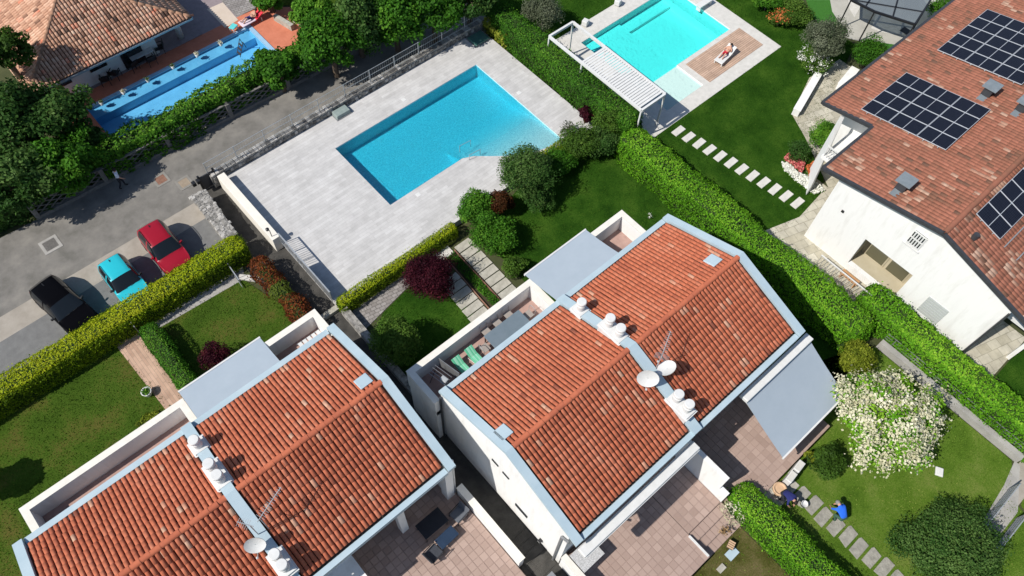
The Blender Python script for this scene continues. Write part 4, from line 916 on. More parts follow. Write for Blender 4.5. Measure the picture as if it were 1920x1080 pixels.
# roof vents
def roofvent(px, py, s=1.0):
    p = Wy(px, py, VZ, VR, -KN); o = MB().box(p.x - .28 * s, p.x + .28 * s, p.y - .24 * s, p.y + .24 * s, p.z - .3, p.z + .5).build('roof_vent', MATS['slate_metal'], v)
    MB().hexa([(p.x - .42 * s, p.y - .4 * s, p.z + .62), (p.x + .42 * s, p.y - .4 * s, p.z + .62), (p.x + .42 * s, p.y + .4 * s, p.z + .54), (p.x - .42 * s, p.y + .4 * s, p.z + .54)], [(p.x - .42 * s, p.y - .4 * s, p.z + .68), (p.x + .42 * s, p.y - .4 * s, p.z + .68), (p.x + .42 * s, p.y + .4 * s, p.z + .6), (p.x - .42 * s, p.y + .4 * s, p.z + .6)]).build('vent_cap', M('zinc', (.16, .19, .21), (.22, .25, .27), 4, .5), o)
    for dx in (-.25, .25): MB().box(p.x + dx * s - .03, p.x + dx * s + .03, p.y - .2 * s, p.y + .2 * s, p.z + .5, p.z + .62).build('vent_leg', MATS['slate_metal'], o)
    MB().box(p.x - .75 * s, p.x - .3 * s, p.y - .2 * s, p.y + .2 * s, p.z - .05, p.z + .04).build('flashing', MATS['zinc'], o)
roofvent(1690, 352); roofvent(1850, 176); roofvent(1914, 205)
p = Wy(1826, 446, VZ, VR, KS); MB().cyl((p.x, p.y), .16, .14, p.z - .2, p.z + .3, 12).build('roof_vent', MATS['slate_metal'], v)
# solar arrays
def cells_mat():
    m, nt, n, l, b = _new('solar_cells'); b.inputs['Roughness'].default_value = .3; b.inputs['Specular IOR Level'].default_value = .12
    tc = n.new('ShaderNodeTexCoord'); k = n.new('ShaderNodeTexBrick'); k.offset = 0; k.inputs['Scale'].default_value = 1; k.inputs['Brick Width'].default_value = .165; k.inputs['Row Height'].default_value = .083; k.inputs['Mortar Size'].default_value = .006
    k.inputs['Color1'].default_value = (.006, .008, .016, 1); k.inputs['Color2'].default_value = (.010, .012, .022, 1); k.inputs['Mortar'].default_value = (.03, .035, .05, 1)
    l.new(tc.outputs['Object'], k.inputs['Vector']); l.new(k.outputs[0], b.inputs['Base Color']); MATS['solar_cells'] = m
cells_mat(); M('panel_frame', (.55, .57, .6), (.6, .62, .65), 5, .4, metal=.3)
PW, PL = 1.07, 1.62
fm = MB(); t_ = .022
for q in ((0, PW, 0, t_), (0, PW, PL - t_, PL), (0, t_, t_, PL - t_), (PW - t_, PW, t_, PL - t_), (t_, PW - t_, PL / 2 - .014, PL / 2 + .014)): fm.box(*q, -.03, .012)
FMESH = fm.mesh('panel_frame', MATS['panel_frame']); CM = MB(); CM.box(t_, PW - t_, t_, PL / 2 - .014, -.02, .006); CM.box(t_, PW - t_, PL / 2 + .014, PL - t_, -.02, .006); CMESH = CM.mesh('panel_cells', MATS['solar_cells'])
def array(label, x0, ytop, nx, ny, north=True, skip=()):
    k = -KN if north else KS; a = math.atan(k); t = empty('solar_array', (x0, ytop, vz(ytop) + .14), 0, label, 'solar panels', 'solar arrays on the villa roof'); t.rotation_euler = (a, 0, 0)
    for i in range(nx):
        for j in range(ny):
            if (i, j) in skip: continue
            f = bpy.data.objects.new('solar_panel', CMESH); COL.objects.link(f); f.parent = t; f.location = (i * (PW + .022), -(j + 1) * (PL + .022), 0)
            q = bpy.data.objects.new('panel_frame', FMESH); COL.objects.link(q); q.parent = f
    m = MB()
    for j in range(ny * 2): m.box(-.05, nx * (PW + .02) + .03, -(j + .5) * (PL + .022) / 2 - .02, -(j + .5) * (PL + .022) / 2 + .02, -.1, -.035)
    m.build('mounting_rail', MATS['galvanised'], t)
pA = Wy(1614, 204, VZ + .14, VR, -KN); pB = Wy(1757, 93, VZ + .14, VR, -KN)
array('block of twelve black solar panels nearest the pool garden', pA.x, pA.y, 4, 3); array('upper right block of black solar panels cut by the frame', pB.x, pB.y, 5, 3)
pC = Wy(1830, 400, VZ + .14, VR, KS); array('staggered black solar panels on the far slope at the right edge', pC.x, pC.y, 9, 2, False, [(i, 1) for i in range(3)])
# terrace round the villa
structure('terrace', MB().sheet([(28.4, 8.9), (31.4, 8.0), (33.9, 8.25), (34.5, 10), (34.5, 6.8), (30.6, 6.8), (30.6, .5), (28.4, .5)], .02), MATS['crazy_paving'], 'beige stone paving around the white villa')
structure('terrace', MB().sheet([(34.5, 8.2), (36.6, 11.6), (37.5, 13.35), (41.0, 14.65), (44, 14.4), (44, 10), (36.4, 9), (34.5, 7)], .02), MATS['crazy_paving'], 'beige stone path between the low white walls')
structure('terrace', MB().sheet([(30.7, -5.1), (34.5, -5.1), (34.5, -3.1), (30.5, -3.1), (30.5, -3.4)], .024), MATS['crazy_paving'], 'beige paving under the lean-to of the white villa')
f = empty('railing', (29.42, 1.5, 0), 0, 'white railing of the sunken terrace at the foot of the white villa', 'railing')
MB().bar((0, 0, 1.02), (0, 3.85, 1.02), .06, .06).build('handrail', MATS['white_paint'], f)
for y in np.arange(0, 3.9, .2): MB().bar((0, y, 0), (0, y, 1.0), .025, .025).build('baluster', MATS['galvanised'], f)
for dx in (.55, 1.05): MB().bar((0, 0, dx), (.75, -.35, dx), .04, .04).build('side_rail', MATS['grey_metal'], f)
o = MB().lathe((29.85, 2.0, 0), [(.16, 0), (.22, .1), (.25, .35), (.2, .36), (0, .33)], 14).build('flower_pot', MATS['black_metal']); tag(o, 'dark pot with tan dried plant at the end of the villa railing', 'plant pot')
r = np.random.default_rng(5); leafobj('plant', r.normal(0, .16, (700, 3)) * [1, 1, .7] + [29.85, 2.0, .6], r.normal(0, 1, (700, 3)), .09, r.uniform(0, 1, 700), MT('leaf_tan', [(0, (.2, .12, .05)), (1, (.45, .3, .15))], trans=.1), o)
t = empty('bench', (29.95, 3.5, 0), 0, 'small orange brown bench below the villa opening', 'bench'); MB().box(-.2, .2, -.55, .55, .38, .44).build('seat', M('orange_wood', (.42, .22, .1), (.5, .28, .14), 6, .6, stretch=(8, 1, 1)), t)
for y in (-.45, .45): MB().box(-.17, .17, y - .04, y + .04, 0, .38).build('leg', MATS['orange_wood'], t)

# ------------------------------------------------------------------ old house at the upper left
oh = empty('house', (0, 0, 0), 0, 'old house with weathered hipped roof beside the long blue pool', 'house'); oh['label'] = 'old house with weathered pale tiled hipped roof beside the long blue pool'
OX0, OX1, OY0, OY1, OZ, OK = 1.53, 11.97, 42.2, 57.0, 2.35, .34
ZT = OZ + OK * (OX1 - OX0) / 2; XM = (OX0 + OX1) / 2; YM0, YM1 = OY0 + (OX1 - OX0) / 2, OY1 - (OX1 - OX0) / 2
MB().box(OX0 + .9, OX1 - 2.4, OY0 + 1.1, OY1 - .8, 0, OZ - .05).build('wall', MATS['plaster'], oh)
rb = MB().add([(OX0, OY0, OZ - .06), (OX1, OY0, OZ - .06), (OX1, OY1, OZ - .06), (OX0, OY1, OZ - .06), (XM, YM0, ZT - .06), (XM, YM1, ZT - .06)], [(0, 1, 4), (1, 2, 5, 4), (2, 3, 5), (3, 0, 4, 5), (3, 2, 1, 0)])
roof = rb.build('roof', MATS['roof_bed'], oh)
def hip_frames(face, seed):
    r = np.random.default_rng(seed); out = []; p, rw = .21, .36
    if face == 'f': L = OX1 - OX0
    else: L = OY1 - OY0
    sl = math.hypot(1, OK); n = int(L / p)
    for c in range(n):
        a = (c + .5) * p; dep = min(a, L - a, (OX1 - OX0) / 2); k = int(dep * sl / rw)
        for i in range(k + 1):
            s1 = -.03 + i * rw; s0 = min(s1 + rw + .06, dep * sl + .1); h = s0 / sl
            if face == 'f': o = Vector((OX0 + a, OY0 + h, OZ + OK * h)); sd = Vector((0, -1, -OK)).normalized(); ad = Vector((1, 0, 0))
            elif face == 'l': o = Vector((OX0 + h, OY0 + a, OZ + OK * h)); sd = Vector((-1, 0, -OK)).normalized(); ad = Vector((0, -1, 0))
            else: o = Vector((OX1 - h, OY0 + a, OZ + OK * h)); sd = Vector((1, 0, -OK)).normalized(); ad = Vector((0, 1, 0))
            nd = ad.cross(sd); nd = nd if nd.z > 0 else -nd; ad = sd.cross(nd)
            u = r.uniform(); t = .55 + r.normal(0, .13)
            if u < .05: t = r.uniform(.02, .12)
            elif u < .10: t = r.uniform(.88, .92)
            x, y, w = proj(o)
            if -30 < x < 1950 and -30 < y < 1100: out.append((o + nd * .02, ad, sd, nd, float(np.clip(t + .12 * math.sin(o.x * 1.7 + o.y) * math.sin(o.y * 2.1), .02, .98))))
    return out
lay_tiles(hip_frames('f', 1) + hip_frames('l', 2) + hip_frames('r', 3), roof, MATS['terracotta_old'], 'old', 300)
for sx, xa in ((1, OX0), (-1, OX1)):
    a = Vector((xa, OY0, OZ + .03)); b = Vector((XM, YM0, ZT + .03)); n = 17
    for i in range(n): MB().tube(a.lerp(b, i / n), a.lerp(b, (i + 1.1) / n) + Vector((0, 0, .02)), .12, 8, .10).build('hip_tile', M('hip_clay', (.2, .12, .08), (.4, .22, .14), 4, .9), roof, True)
MB().box(OX0 - .05, OX1 + .05, OY0 - .1, OY0, OZ - .16, OZ - .04).build('gutter', MATS['galvanised'], oh); MB().box(OX1, OX1 + .1, OY0, OY1, OZ - .16, OZ - .04).build('gutter', MATS['galvanised'], oh)
MB().cyl((11.3, 43.7), .2, .2, 0, OZ - .1, 16).build('column', MATS['white_paint'], oh, True)
for a, b, nm in ((3.0, 4.0, 'window'), (5.2, 6.3, 'window'), (7.2, 8.6, 'door')): MB().box(a, b, OY0 + 1.04, OY0 + 1.12, .1 if nm == 'door' else 1.0, 2.2).build(nm, MATS['dark_glass'], oh)

# ------------------------------------------------------------------ right garden: pergola, stones, furniture
t = empty('pergola', (28.0, 18.3, 0), 0, 'white slatted pergola beside the turquoise pool', 'pergola'); zp = 2.75; Y1, YM, X1 = 8.0, 5.05, 2.05
for a, b in (((0, 0), (0, Y1)), ((X1, 0), (X1, Y1)), ((0, 0), (X1, 0)), ((0, Y1), (X1, Y1)), ((0, YM), (X1, YM))): MB().bar((a[0], a[1], zp), (b[0], b[1], zp + .001), .14, .16).build('beam', MATS['white_paint'], t)
for x, y in ((0, 0), (X1, 0), (0, YM), (X1, YM), (0, Y1), (X1, Y1)): MB().box(x - .045, x + .045, y - .045, y + .045, 0, zp - .08).build('post', MATS['white_paint'], t)
for i in range(25):
    y = .18 + i * .193; MB().hexa([(.08, y, zp + .06), (X1 - .08, y, zp + .06), (X1 - .08, y + .185, zp + .01), (.08, y + .185, zp + .01)], [(.08, y, zp + .085), (X1 - .08, y, zp + .085), (X1 - .08, y + .185, zp + .035), (.08, y + .185, zp + .035)]).build('slat', MATS['white_paint'], t)
ORD = ['first', 'second', 'third', 'fourth', 'fifth', 'sixth', 'seventh', 'eighth', 'ninth', 'tenth', 'eleventh', 'twelfth']
pa, pb = W(1272, 246, 0), W(1495, 381, 0); sm = MB().box(-.45, .45, -.22, .22, 0, .05, inset=.01).mesh('stepping_stone', MATS['stone_white'])
for i in range(12):
    p = pa.lerp(pb, i / 11); o = bpy.data.objects.new('stepping_stone', sm); COL.objects.link(o); o.location = (p.x, p.y, .012); o.rotation_euler = (0, 0, random.uniform(-.04, .04)+ .03)
    tag(o, 'pale stepping stone in the right lawn, %s counted from the turquoise pool' % ORD[i], 'stepping stone', 'stepping stones in the right lawn')
# low white walls by the villa path
for lb, a, b, th, h in (('low white wall between lawn and villa path', (1535, 137), (1494, 207), .42, .5), ('short low white wall beside the small tree near the villa roof', (1604, 128), (1578, 160), .5, .5)):
    p, q = W(*a, h), W(*b, h); t = empty('garden_wall', (q.x, q.y, 0), 0, lb, 'wall'); d = p - q; MB().bar((0, 0, h / 2), (d.x, d.y, h / 2 + .0005), th, h).build('wall_body', MATS['plaster'], t); MB().bar((0, 0, h + .02), (d.x * 1.005, d.y * 1.005, h + .0205), th + .06, .05).build('wall_cap', MATS['plaster'], t)
# round terrace with black glass canopy
structure('terrace', MB().sheet([P2(1480, 0), P2(1512, 0), P2(1523, 30), P2(1560, 65), P2(1590, 72), P2(1640, 85), P2(1690, 85), P2(1770, 30), P2(1800, 0), (60, 12), (60, 20)], .022), M('grey_stone', (.36, .35, .31), (.46, .445, .4), 1.2, .85, .1, 20), 'curved grey stone terrace at the upper right')
structure('lawn', MB().sheet([P2(1511, 0), P2(1556, 0), P2(1560, 22), P2(1573, 42), P2(1590, 58), P2(1582, 70), P2(1560, 64), P2(1535, 45), P2(1518, 25)], .028), M('artificial_turf', (.03, .12, .012), (.045, .17, .02), 20, .9, .5, 120), 'curved strip of bright green turf in the stone terrace')
structure('lawn', MB().sheet([P2(1624, 74), P2(1650, 80), P2(1690, 86), P2(1655, 115), P2(1625, 130), P2(1612, 118)], .028), MATS['artificial_turf'], 'small patch of bright green turf by the villa eave')
cc = W(1690, -10, 0); ring = []
structure('terrace', MB().sheet([P2(1633, 54), P2(1645, 20), P2(1660, 22), P2(1720, 40), P2(1718, 58), P2(1700, 65), P2(1675, 65), P2(1650, 60)], .03), MATS['stone_white'], 'white stone segment of the curved terrace')
structure('terrace', MB().sheet([P2(1590, 0), P2(1615, 10), P2(1602, 33), P2(1593, 18)], .03), MATS['stone_white'], 'small white stone sliver of the curved terrace')
t = empty('glass_canopy', (0, 0, 0), 0, 'black framed glass canopy at the top right of the photo', 'canopy'); zc = 2.5
q = [W(1596, 0, zc), W(1640, 22, zc), W(1715, 46, zc), W(1745, 0, zc), W(1700, -60, zc), W(1600, -60, zc)]
for a, b in zip(q, q[1:] + q[:1]): MB().bar(a, b, .12, .14).build('frame', MATS['black_metal'], t)
MB().bar(q[1].lerp(q[2], .45), q[4], .1, .1).build('frame', MATS['black_metal'], t); MB().bar(q[0].lerp(q[1], .6), q[4].lerp(q[5], .3), .1, .1).build('frame', MATS['black_metal'], t); MB().bar(q[2].lerp(q[3], .5), q[0], .1, .1).build('frame', MATS['black_metal'], t)
for k, p in enumerate(q): MB().tube((p.x, p.y, 0), (p.x, p.y, zc), .05, 6).build('post', MATS['black_metal'], t)
MB().prism([(p.x, p.y) for p in q], zc - .02, zc + .02).build('pane', MATS['canopy_glass'], t)
p = W(1698, 58, .03); o = MB().box(-.3, .3, -.3, .3, 0, .02).build('floor_hatch', MATS['slate_metal'], None, loc=p); tag(o, 'small black hatch in the white stone beside the glass canopy', 'hatch')
MB().box(-.24, .24, -.24, .24, .02, .03).build('lid', MATS['black_metal'], o)
t = empty('outdoor_table', W(1700, 20, 0), .6, 'dark table under the black glass canopy', 'table'); MB().box(-.9, .9, -.5, .5, .7, .75).build('tabletop', MATS['slate_metal'], t)
for x in (-.8, .8):
    for y in (-.42, .42): MB().box(x - .03, x + .03, y - .03, y + .03, 0, .7).build('leg', MATS['black_metal'], t)
for px, py, lb in ((1158, 8, 'white cube lamp on the far lawn beyond the turquoise pool'), (1097, 46, 'white cube lamp at the corner of the pergola frame')):
    t = empty('cube_lamp', W(px, py, .1), .3, lb, 'lamp', 'cube lamps'); MB().box(-.2, .2, -.2, .2, 0, .38).build('lamp_shade', MATS['white_paint'], t, bevel=.04); MB().box(-.12, .12, -.12, .12, -.1, 0).build('base', MATS['grey_metal'], t)
p = W(1322, 5, .35); t = empty('pool_bench', (p.x, p.y, 0), 0, 'white slab bench at the far edge of the turquoise pool', 'bench'); MB().box(-.75, .6, -.22, .22, .36, .46).build('seat', MATS['white_paint'], t)
for x in (-.6, .5): MB().box(x - .05, x + .05, -.18, .18, 0, .36).build('leg', MATS['white_paint'], t)

# ------------------------------------------------------------------ middle garden: slabs and border
for n_, (ax, ay), (bx_, by), k, wd, lab in ((6, (13.05, 18.1), (12.75, 14.4), 7, 1.15, 'pale paving slab of the path below the purple maple'), (6, (15.1, 19.4), (14.9, 14.4), 9, 1.05, 'beige paving slab of the path beside the clipped bushes')):
    L = math.hypot(bx_ - ax, by - ay) / k; sm = MB().box(-wd / 2, wd / 2, -L / 2 + .025, L / 2 - .025, 0, .04, inset=.008).mesh('paving_slab', MATS['stone_slab'])
    for i in range(k):
        o = bpy.data.objects.new('paving_slab', sm); COL.objects.link(o); f_ = (i + .5) / k; o.location = (ax + (bx_ - ax) * f_, ay + (by - ay) * f_, .015); o.rotation_euler = (0, 0, random.uniform(-.02, .02))
        tag(o, lab + ', %s from the low lime hedge' % ORD[i], 'paving slab', lab.replace('slab', 'slabs'))
o = W(837, 473, 0); o = tag(MB().box(-.45, .45, -.3, .3, 0, .06, inset=.02).build('stone_block', MATS['stone_white'], None, loc=(13.9, 19.4, .01)), 'white stone block at the head of the two slab paths', 'stone')
structure('flower_bed', MB().sheet([(13.75, 19.2), (14.4, 19.2), (14.2, 14.2), (13.45, 14.2)], .02), MATS['soil'], 'narrow soil bed between the two slab paths')
for a, b in (((13.72, 19.2), (13.42, 14.2)), ((14.43, 19.2), (14.25, 14.2))):
    pass
t = empty('bed_edging', (13.7, 14.2, 0), 0, 'thin rusty edging along the narrow soil bed', 'edging'); MB().bar((.02, 5, .08), (-.28, 0, .08), .03, .16).build('edge_strip', MATS['rust'], t); MB().bar((.73, 5, .08), (.55, 0, .08), .03, .16).build('edge_strip', MATS['rust'], t)
# rubble edge beside the lane in the middle garden
t = tag(MB().hexa([(7.25, 12, 0), (7.6, 12, 0), (7.7, 19.9, 0), (7.3, 19.9, 0)], [(7.25, 12, .45), (7.6, 12, .45), (7.7, 19.9, .5), (7.3, 19.9, .5)]).build('stone_wall', MATS['stone_grey']), 'low rubble edging wall between lane and maple garden', 'wall')
# garden gates beside the hedge
for lb, a, b in (('thin grey garden gate by the brick path', (238, 596), (252, 613)), ('thin pale garden gate at the red shrub row', (422, 488), (448, 525))):
    p, q = W(*a, .9), W(*b, .9); t = empty('garden_gate', (p.x, p.y, 0), 0, lb, 'gate'); d = q - p; MB().bar((0, 0, .9), (d.x, d.y, .9), .05, .05).build('top_rail', MATS['galvanised'], t); MB().bar((0, 0, .15), (d.x, d.y, .15), .04, .04).build('bottom_rail', MATS['galvanised'], t)
    for k in range(8): MB().bar((d.x * k / 7, d.y * k / 7, .1), (d.x * k / 7, d.y * k / 7, .92), .025, .025).build('bar', MATS['galvanised'], t)
t = tag(MB().add([(4.35, 25.25, .02), (4.75, 24.75, .02), (5.25, 24.2, .02), (5.4, 24.4, .02), (4.95, 25.05, .02), (4.5, 25.5, .02), (4.35, 25.25, .12), (4.75, 24.75, .12), (5.25, 24.2, .12), (5.4, 24.4, .12), (4.95, 25.05, .12), (4.5, 25.5, .12)], [(6, 7, 8, 9, 10, 11), (0, 1, 7, 6), (1, 2, 8, 7), (2, 3, 9, 8), (3, 4, 10, 9), (4, 5, 11, 10), (5, 0, 6, 11)]).build('kerb', MATS['stone_white']), 'curved white kerb at the corner of the lawn by the red shrubs', 'kerb')
# planters along the blue pool
for i, (px, py) in enumerate(((188, 190), (229, 170), (275, 147), (322, 122), (367, 100), (412, 79))):
    p = W(px, py, .3); yl = i in (1, 4, 5); t = empty('planter', (p.x, p.y - .05, .05), 0, '%s planter on the kerb of the long blue pool, %s from the left' % ('white planter with pale flowers,' if yl else 'white planter with dark plant,', ORD[i]), 'planter', 'planters along the long blue pool')
    t['label'] = 'white planter with %s on the long pool\'s kerb, %s from the left' % ('pale flowers' if yl else 'a dark plant', ORD[i])
    MB().lathe((0, 0, 0), [(.09, 0), (.13, .26), (.115, .26), (.1, .22), (0, .22)], 14).build('pot', MATS['white_paint'], t, True); r = np.random.default_rng(i)
    leafobj('plant', r.normal(0, .07, (120, 3)) * [1, 1, .6] + [0, 0, .28], r.normal(0, 1, (120, 3)) + [0, 0, 1], .07, r.uniform(0, 1, 120), MATS['petal_cream' if yl else 'leaf_dark'], t)

# ------------------------------------------------------------------ lower right garden
STEPL = ['upper', 'middle', 'lowest']
for i in range(3):
    o = MB().box(12.62, 14.95, -.02 - .43 * (i + 1), -.02 - .43 * i + .03, 0, ZPAT - .15 * (i + 1) + .0).build('step', MATS['patio_joint']); tag(o, '%s pinkish step from the right patio down to the dry lawn' % STEPL[i], 'step', 'steps of the right patio')
    sm = MB(); sm.cur = .55
    for k in range(7): x = 12.63 + k * .33; sm.cur = .3 + .08 * k; sm.box(x, x + .31, -.02 - .43 * (i + 1) - .02, -.02 - .43 * i, ZPAT - .15 * (i + 1), ZPAT - .15 * (i + 1) + .02)
    sm.build('tread', MATS['patio_tile'], o)
t = empty('stair_curb', (12.5, -1.25, 0), 0, 'narrow white curb beside the patio steps', 'kerb'); MB().box(0, .1, 0, 1.2, 0, .62).build('curb_body', MATS['white_paint'], t)
for i in range(3):
    o = MB().box(15.9, 17.6, -1.12 - .3 * (i + 1), -1.12 - .3 * i + .02, 0, ZPAT - .15 * (i + 1)).build('step', MATS['stone_slab']); tag(o, '%s stone step from the awning patio down to the sunny lawn' % STEPL[i], 'step', 'steps below the awning patio')
pts = [(1492, 915), (1502, 925), (1521, 948), (1548, 978), (1572, 992), (1602, 1013), (1625, 1036), (1648, 1055), (1672, 1076)]
for i in range(10):
    y = -2.35 - i * .66; x = 18.25 + .06 * math.sin(i * 2.1) + i * .03; a = .43; m = MB(); r = np.random.default_rng(40 + i)
    m.prism([(x - .5 + r.uniform(-.05, .05), -y * -1 - .26), (x + .45 + r.uniform(-.05, .05), y - .27 + r.uniform(-.02, .02)), (x + .5, y + .2), (x + .38, y + .26), (x - .45 + r.uniform(-.05, .05), y + .26)], .01, .05)
    o = m.build('stepping_stone', MATS['stone_rough'], None, bevel=.01); tag(o, 'rough grey stepping stone below the clipped hedge, %s from the awning patio' % ORD[i], 'stepping stone', 'stepping stones in the sunny lawn')
for k, (x0, x1, y0, y1) in enumerate(((17.7, 18.6, -2.0, -1.25),)):
    o = tag(MB().box(x0, x1, y0, y1, 0, .06, inset=.02).build('stone_slab', MATS['stone_slab']), 'larger grey stone slab at the foot of the awning patio steps', 'stone')
# boundary wall with rails at the right
t = empty('boundary_wall', (27.75, -8.4, 0), 0, 'low grey concrete wall with thin metal rails below the right hedge', 'wall'); MB().box(0, .32, 0, 8.4, 0, .5).build('wall_body', MATS['concrete'], t)
for dx, z in ((.42, .75), (.42, 1.0), (.42, .55)): MB().bar((dx, 0, z), (dx, 8.4, z), .035, .035).build('rail', MATS['grey_metal'], t)
for y in np.arange(.1, 8.4, 1.3): MB().bar((.42, y, 0), (.42, y, 1.03), .04, .04).build('post', MATS['grey_metal'], t)
structure('path', MB().sheet([(22.4, -9.75), (25.6, -9.75), (27.8, -8.6), (27.8, -8.3), (26.3, -8.6), (23, -8.95)], .02), MATS['concrete'], 'short grey concrete path between the two metal railings')
structure('path', MB().sheet([(25.6, -9.6), (27.6, -8.5), (34, -8.7), (34, -9.6)], .017), MATS['concrete_strip'], 'dusty pale path beyond the metal railings')
for lb, y, xa, xb in (('grey metal railing with horizontal bars nearer the dark round bush', -8.85, 23.2, 26.2), ('grey metal railing on the far side of the concrete path', -9.85, 22.6, 25.2)):
    t = empty('metal_railing', (xa, y, 0), 0, lb, 'railing', 'railings at the lower right'); L = xb - xa
    for z in (.25, .5, .75, 1.05): MB().bar((0, 0, z), (L, 0, z + .001), .045, .05).build('rail', MATS['galvanised'], t)
    for x in (0, L / 2, L): MB().bar((x, 0, 0), (x, 0, 1.08), .06, .06).build('post', MATS['grey_metal'], t)
    for x in np.arange(.1, L, .12): MB().bar((x, .02, .1), (x, .02, 1.02), .016, .016).build('bar', MATS['grey_metal'], t)
p = W(1762, 884, .1); t = empty('plastic_lid', (p.x, p.y, .02), .5, 'white square plastic lid lying on the sunny lawn', 'lid'); MB().box(-.24, .24, -.2, .2, 0, .1, inset=.03).build('lid_body', MATS['white_paint'], t, bevel=.03); MB().box(-.1, .1, -.03, .03, .1, .13).build('handle', MATS['white_paint'], t)
o = MB().box(-.2, .2, -.13, .13, 0, .08).build('stone_slab', MATS['stone_slab'], None, loc=W(1352, 1066, .02)); tag(o, 'small grey slab lying in the dry lawn at the bottom edge', 'stone')
o = MB().box(-.3, .3, -.2, .2, 0, .06).build('stone_slab', MATS['coping'], None, loc=W(1372, 1038, .02)); tag(o, 'bluish slab below the patio steps', 'stone')

# ------------------------------------------------------------------ hedges, shrubs, trees
L = MATS
def blotch(C, T): return T + .10 * wob(C, .9, 77)
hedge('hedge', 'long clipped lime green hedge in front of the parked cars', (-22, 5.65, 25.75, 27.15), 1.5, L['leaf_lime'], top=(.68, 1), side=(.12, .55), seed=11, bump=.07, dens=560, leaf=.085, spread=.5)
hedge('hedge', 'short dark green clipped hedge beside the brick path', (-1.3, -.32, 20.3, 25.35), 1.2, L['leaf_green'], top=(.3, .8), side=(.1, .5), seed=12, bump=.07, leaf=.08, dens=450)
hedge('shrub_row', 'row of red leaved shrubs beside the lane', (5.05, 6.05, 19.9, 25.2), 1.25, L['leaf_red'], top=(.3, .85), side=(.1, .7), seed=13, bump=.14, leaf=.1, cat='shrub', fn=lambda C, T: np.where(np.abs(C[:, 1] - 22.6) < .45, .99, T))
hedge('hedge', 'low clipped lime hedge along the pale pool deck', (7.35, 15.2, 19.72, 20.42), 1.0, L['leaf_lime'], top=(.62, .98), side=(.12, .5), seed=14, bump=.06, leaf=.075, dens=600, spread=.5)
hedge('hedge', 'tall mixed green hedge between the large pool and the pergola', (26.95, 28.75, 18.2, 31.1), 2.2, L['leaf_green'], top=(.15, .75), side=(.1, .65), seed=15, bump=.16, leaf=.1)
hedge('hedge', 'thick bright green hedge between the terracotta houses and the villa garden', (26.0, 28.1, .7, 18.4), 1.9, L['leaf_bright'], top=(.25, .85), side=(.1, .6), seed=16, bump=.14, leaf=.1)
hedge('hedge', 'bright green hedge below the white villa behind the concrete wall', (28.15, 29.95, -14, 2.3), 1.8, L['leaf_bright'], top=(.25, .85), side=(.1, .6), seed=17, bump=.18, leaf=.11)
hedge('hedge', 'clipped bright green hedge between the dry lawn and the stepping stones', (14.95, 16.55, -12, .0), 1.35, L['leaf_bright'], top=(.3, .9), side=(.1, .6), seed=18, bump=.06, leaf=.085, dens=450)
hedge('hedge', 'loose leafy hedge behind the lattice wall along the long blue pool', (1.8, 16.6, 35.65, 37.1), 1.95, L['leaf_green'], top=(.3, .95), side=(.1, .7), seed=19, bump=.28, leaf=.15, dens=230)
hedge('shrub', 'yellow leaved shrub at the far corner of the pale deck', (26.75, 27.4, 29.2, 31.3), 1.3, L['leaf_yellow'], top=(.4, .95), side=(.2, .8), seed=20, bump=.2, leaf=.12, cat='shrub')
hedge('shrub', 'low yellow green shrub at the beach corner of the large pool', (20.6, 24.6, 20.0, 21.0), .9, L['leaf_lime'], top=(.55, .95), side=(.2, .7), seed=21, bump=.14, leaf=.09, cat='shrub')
def bush(label, px, py, z, rad, mat, name='bush', **k):
    p = W(px, py, z); a = dict(clumps=46, per=170, leaf=.1, trunk_r=.06, cl=.36, hollow=.6, limbs=5, cat='bush'); a.update(k)
    return tree(name, label, (p.x, p.y), (0, 0, max(z, rad[2] * .72)), rad, L[mat], **a)
bush('rounded dark green tree beside the beach corner of the large pool', 987, 322, 2.0, (1.75, 1.75, 1.45), 'leaf_dark', 'tree', trunk_r=.12, clumps=90, per=210, leaf=.1, cat='tree', seed=31, tint=(.3, 1))
bush('clipped green bush left of the dark rounded tree', 893, 388, 1.0, (1.35, 1.0, 1.0), 'leaf_green', seed=32, clumps=70)
bush('bulky clipped green bush beside the beige slab path', 925, 440, 1.0, (1.35, 1.35, 1.15), 'leaf_green', seed=33, clumps=90)
bush('reddish dark bush squeezed between the clipped bush and the rounded tree', 935, 382, 1.0, (.8, .8, 1.0), 'leaf_red', seed=34, tint=(.05, .35))
bush('dark shrub just below the rounded tree', 1008, 368, .9, (1.1, 1.0, 1.0), 'leaf_dark', seed=35)
bush('loose green shrub with pale tips below the bulky bush', 968, 500, .6, (.75, .7, .6), 'leaf_olive_green', seed=36, clumps=30, per=120)
bush('brownish rounded shrub near the beach corner of the large pool', 1088, 270, 1.0, (1.5, 1.1, 1.1), 'leaf_olive_green', seed=37, tint=(.1, .7), clumps=60)
bush('green shrub between the brownish shrub and the tall hedge', 1142, 232, 1.1, (1.1, 1.0, 1.15), 'leaf_olive_green', seed=38)
bush('leafy green shrub in front of the brownish rounded shrub', 1045, 305, .8, (1.0, .9, .85), 'leaf_green', seed=66, tint=(.1, .7))
bush('dark green shrub linking the brownish shrub to the thick bright hedge', 1128, 268, .9, (1.2, 1.0, .95), 'leaf_dark', seed=67, tint=(.2, .9))
bush('small purple leaved shrub at the corner of the pale deck', 1098, 216, 1.2, (.55, .5, .6), 'leaf_maple', seed=39, clumps=22, per=110)
bush('thin bare grey twiggy shrub beside the beach corner', 1065, 240, .9, (.55, .5, .6), 'leaf_olive', seed=40, clumps=12, per=25, limbs=12, bark='bark_grey')
bush('round dark purple maple in the middle garden', 803, 520, 1.35, (1.38, 1.38, 1.15), 'leaf_maple', 'maple_tree', trunk_r=.1, clumps=110, per=230, leaf=.085, cat='tree', seed=41)
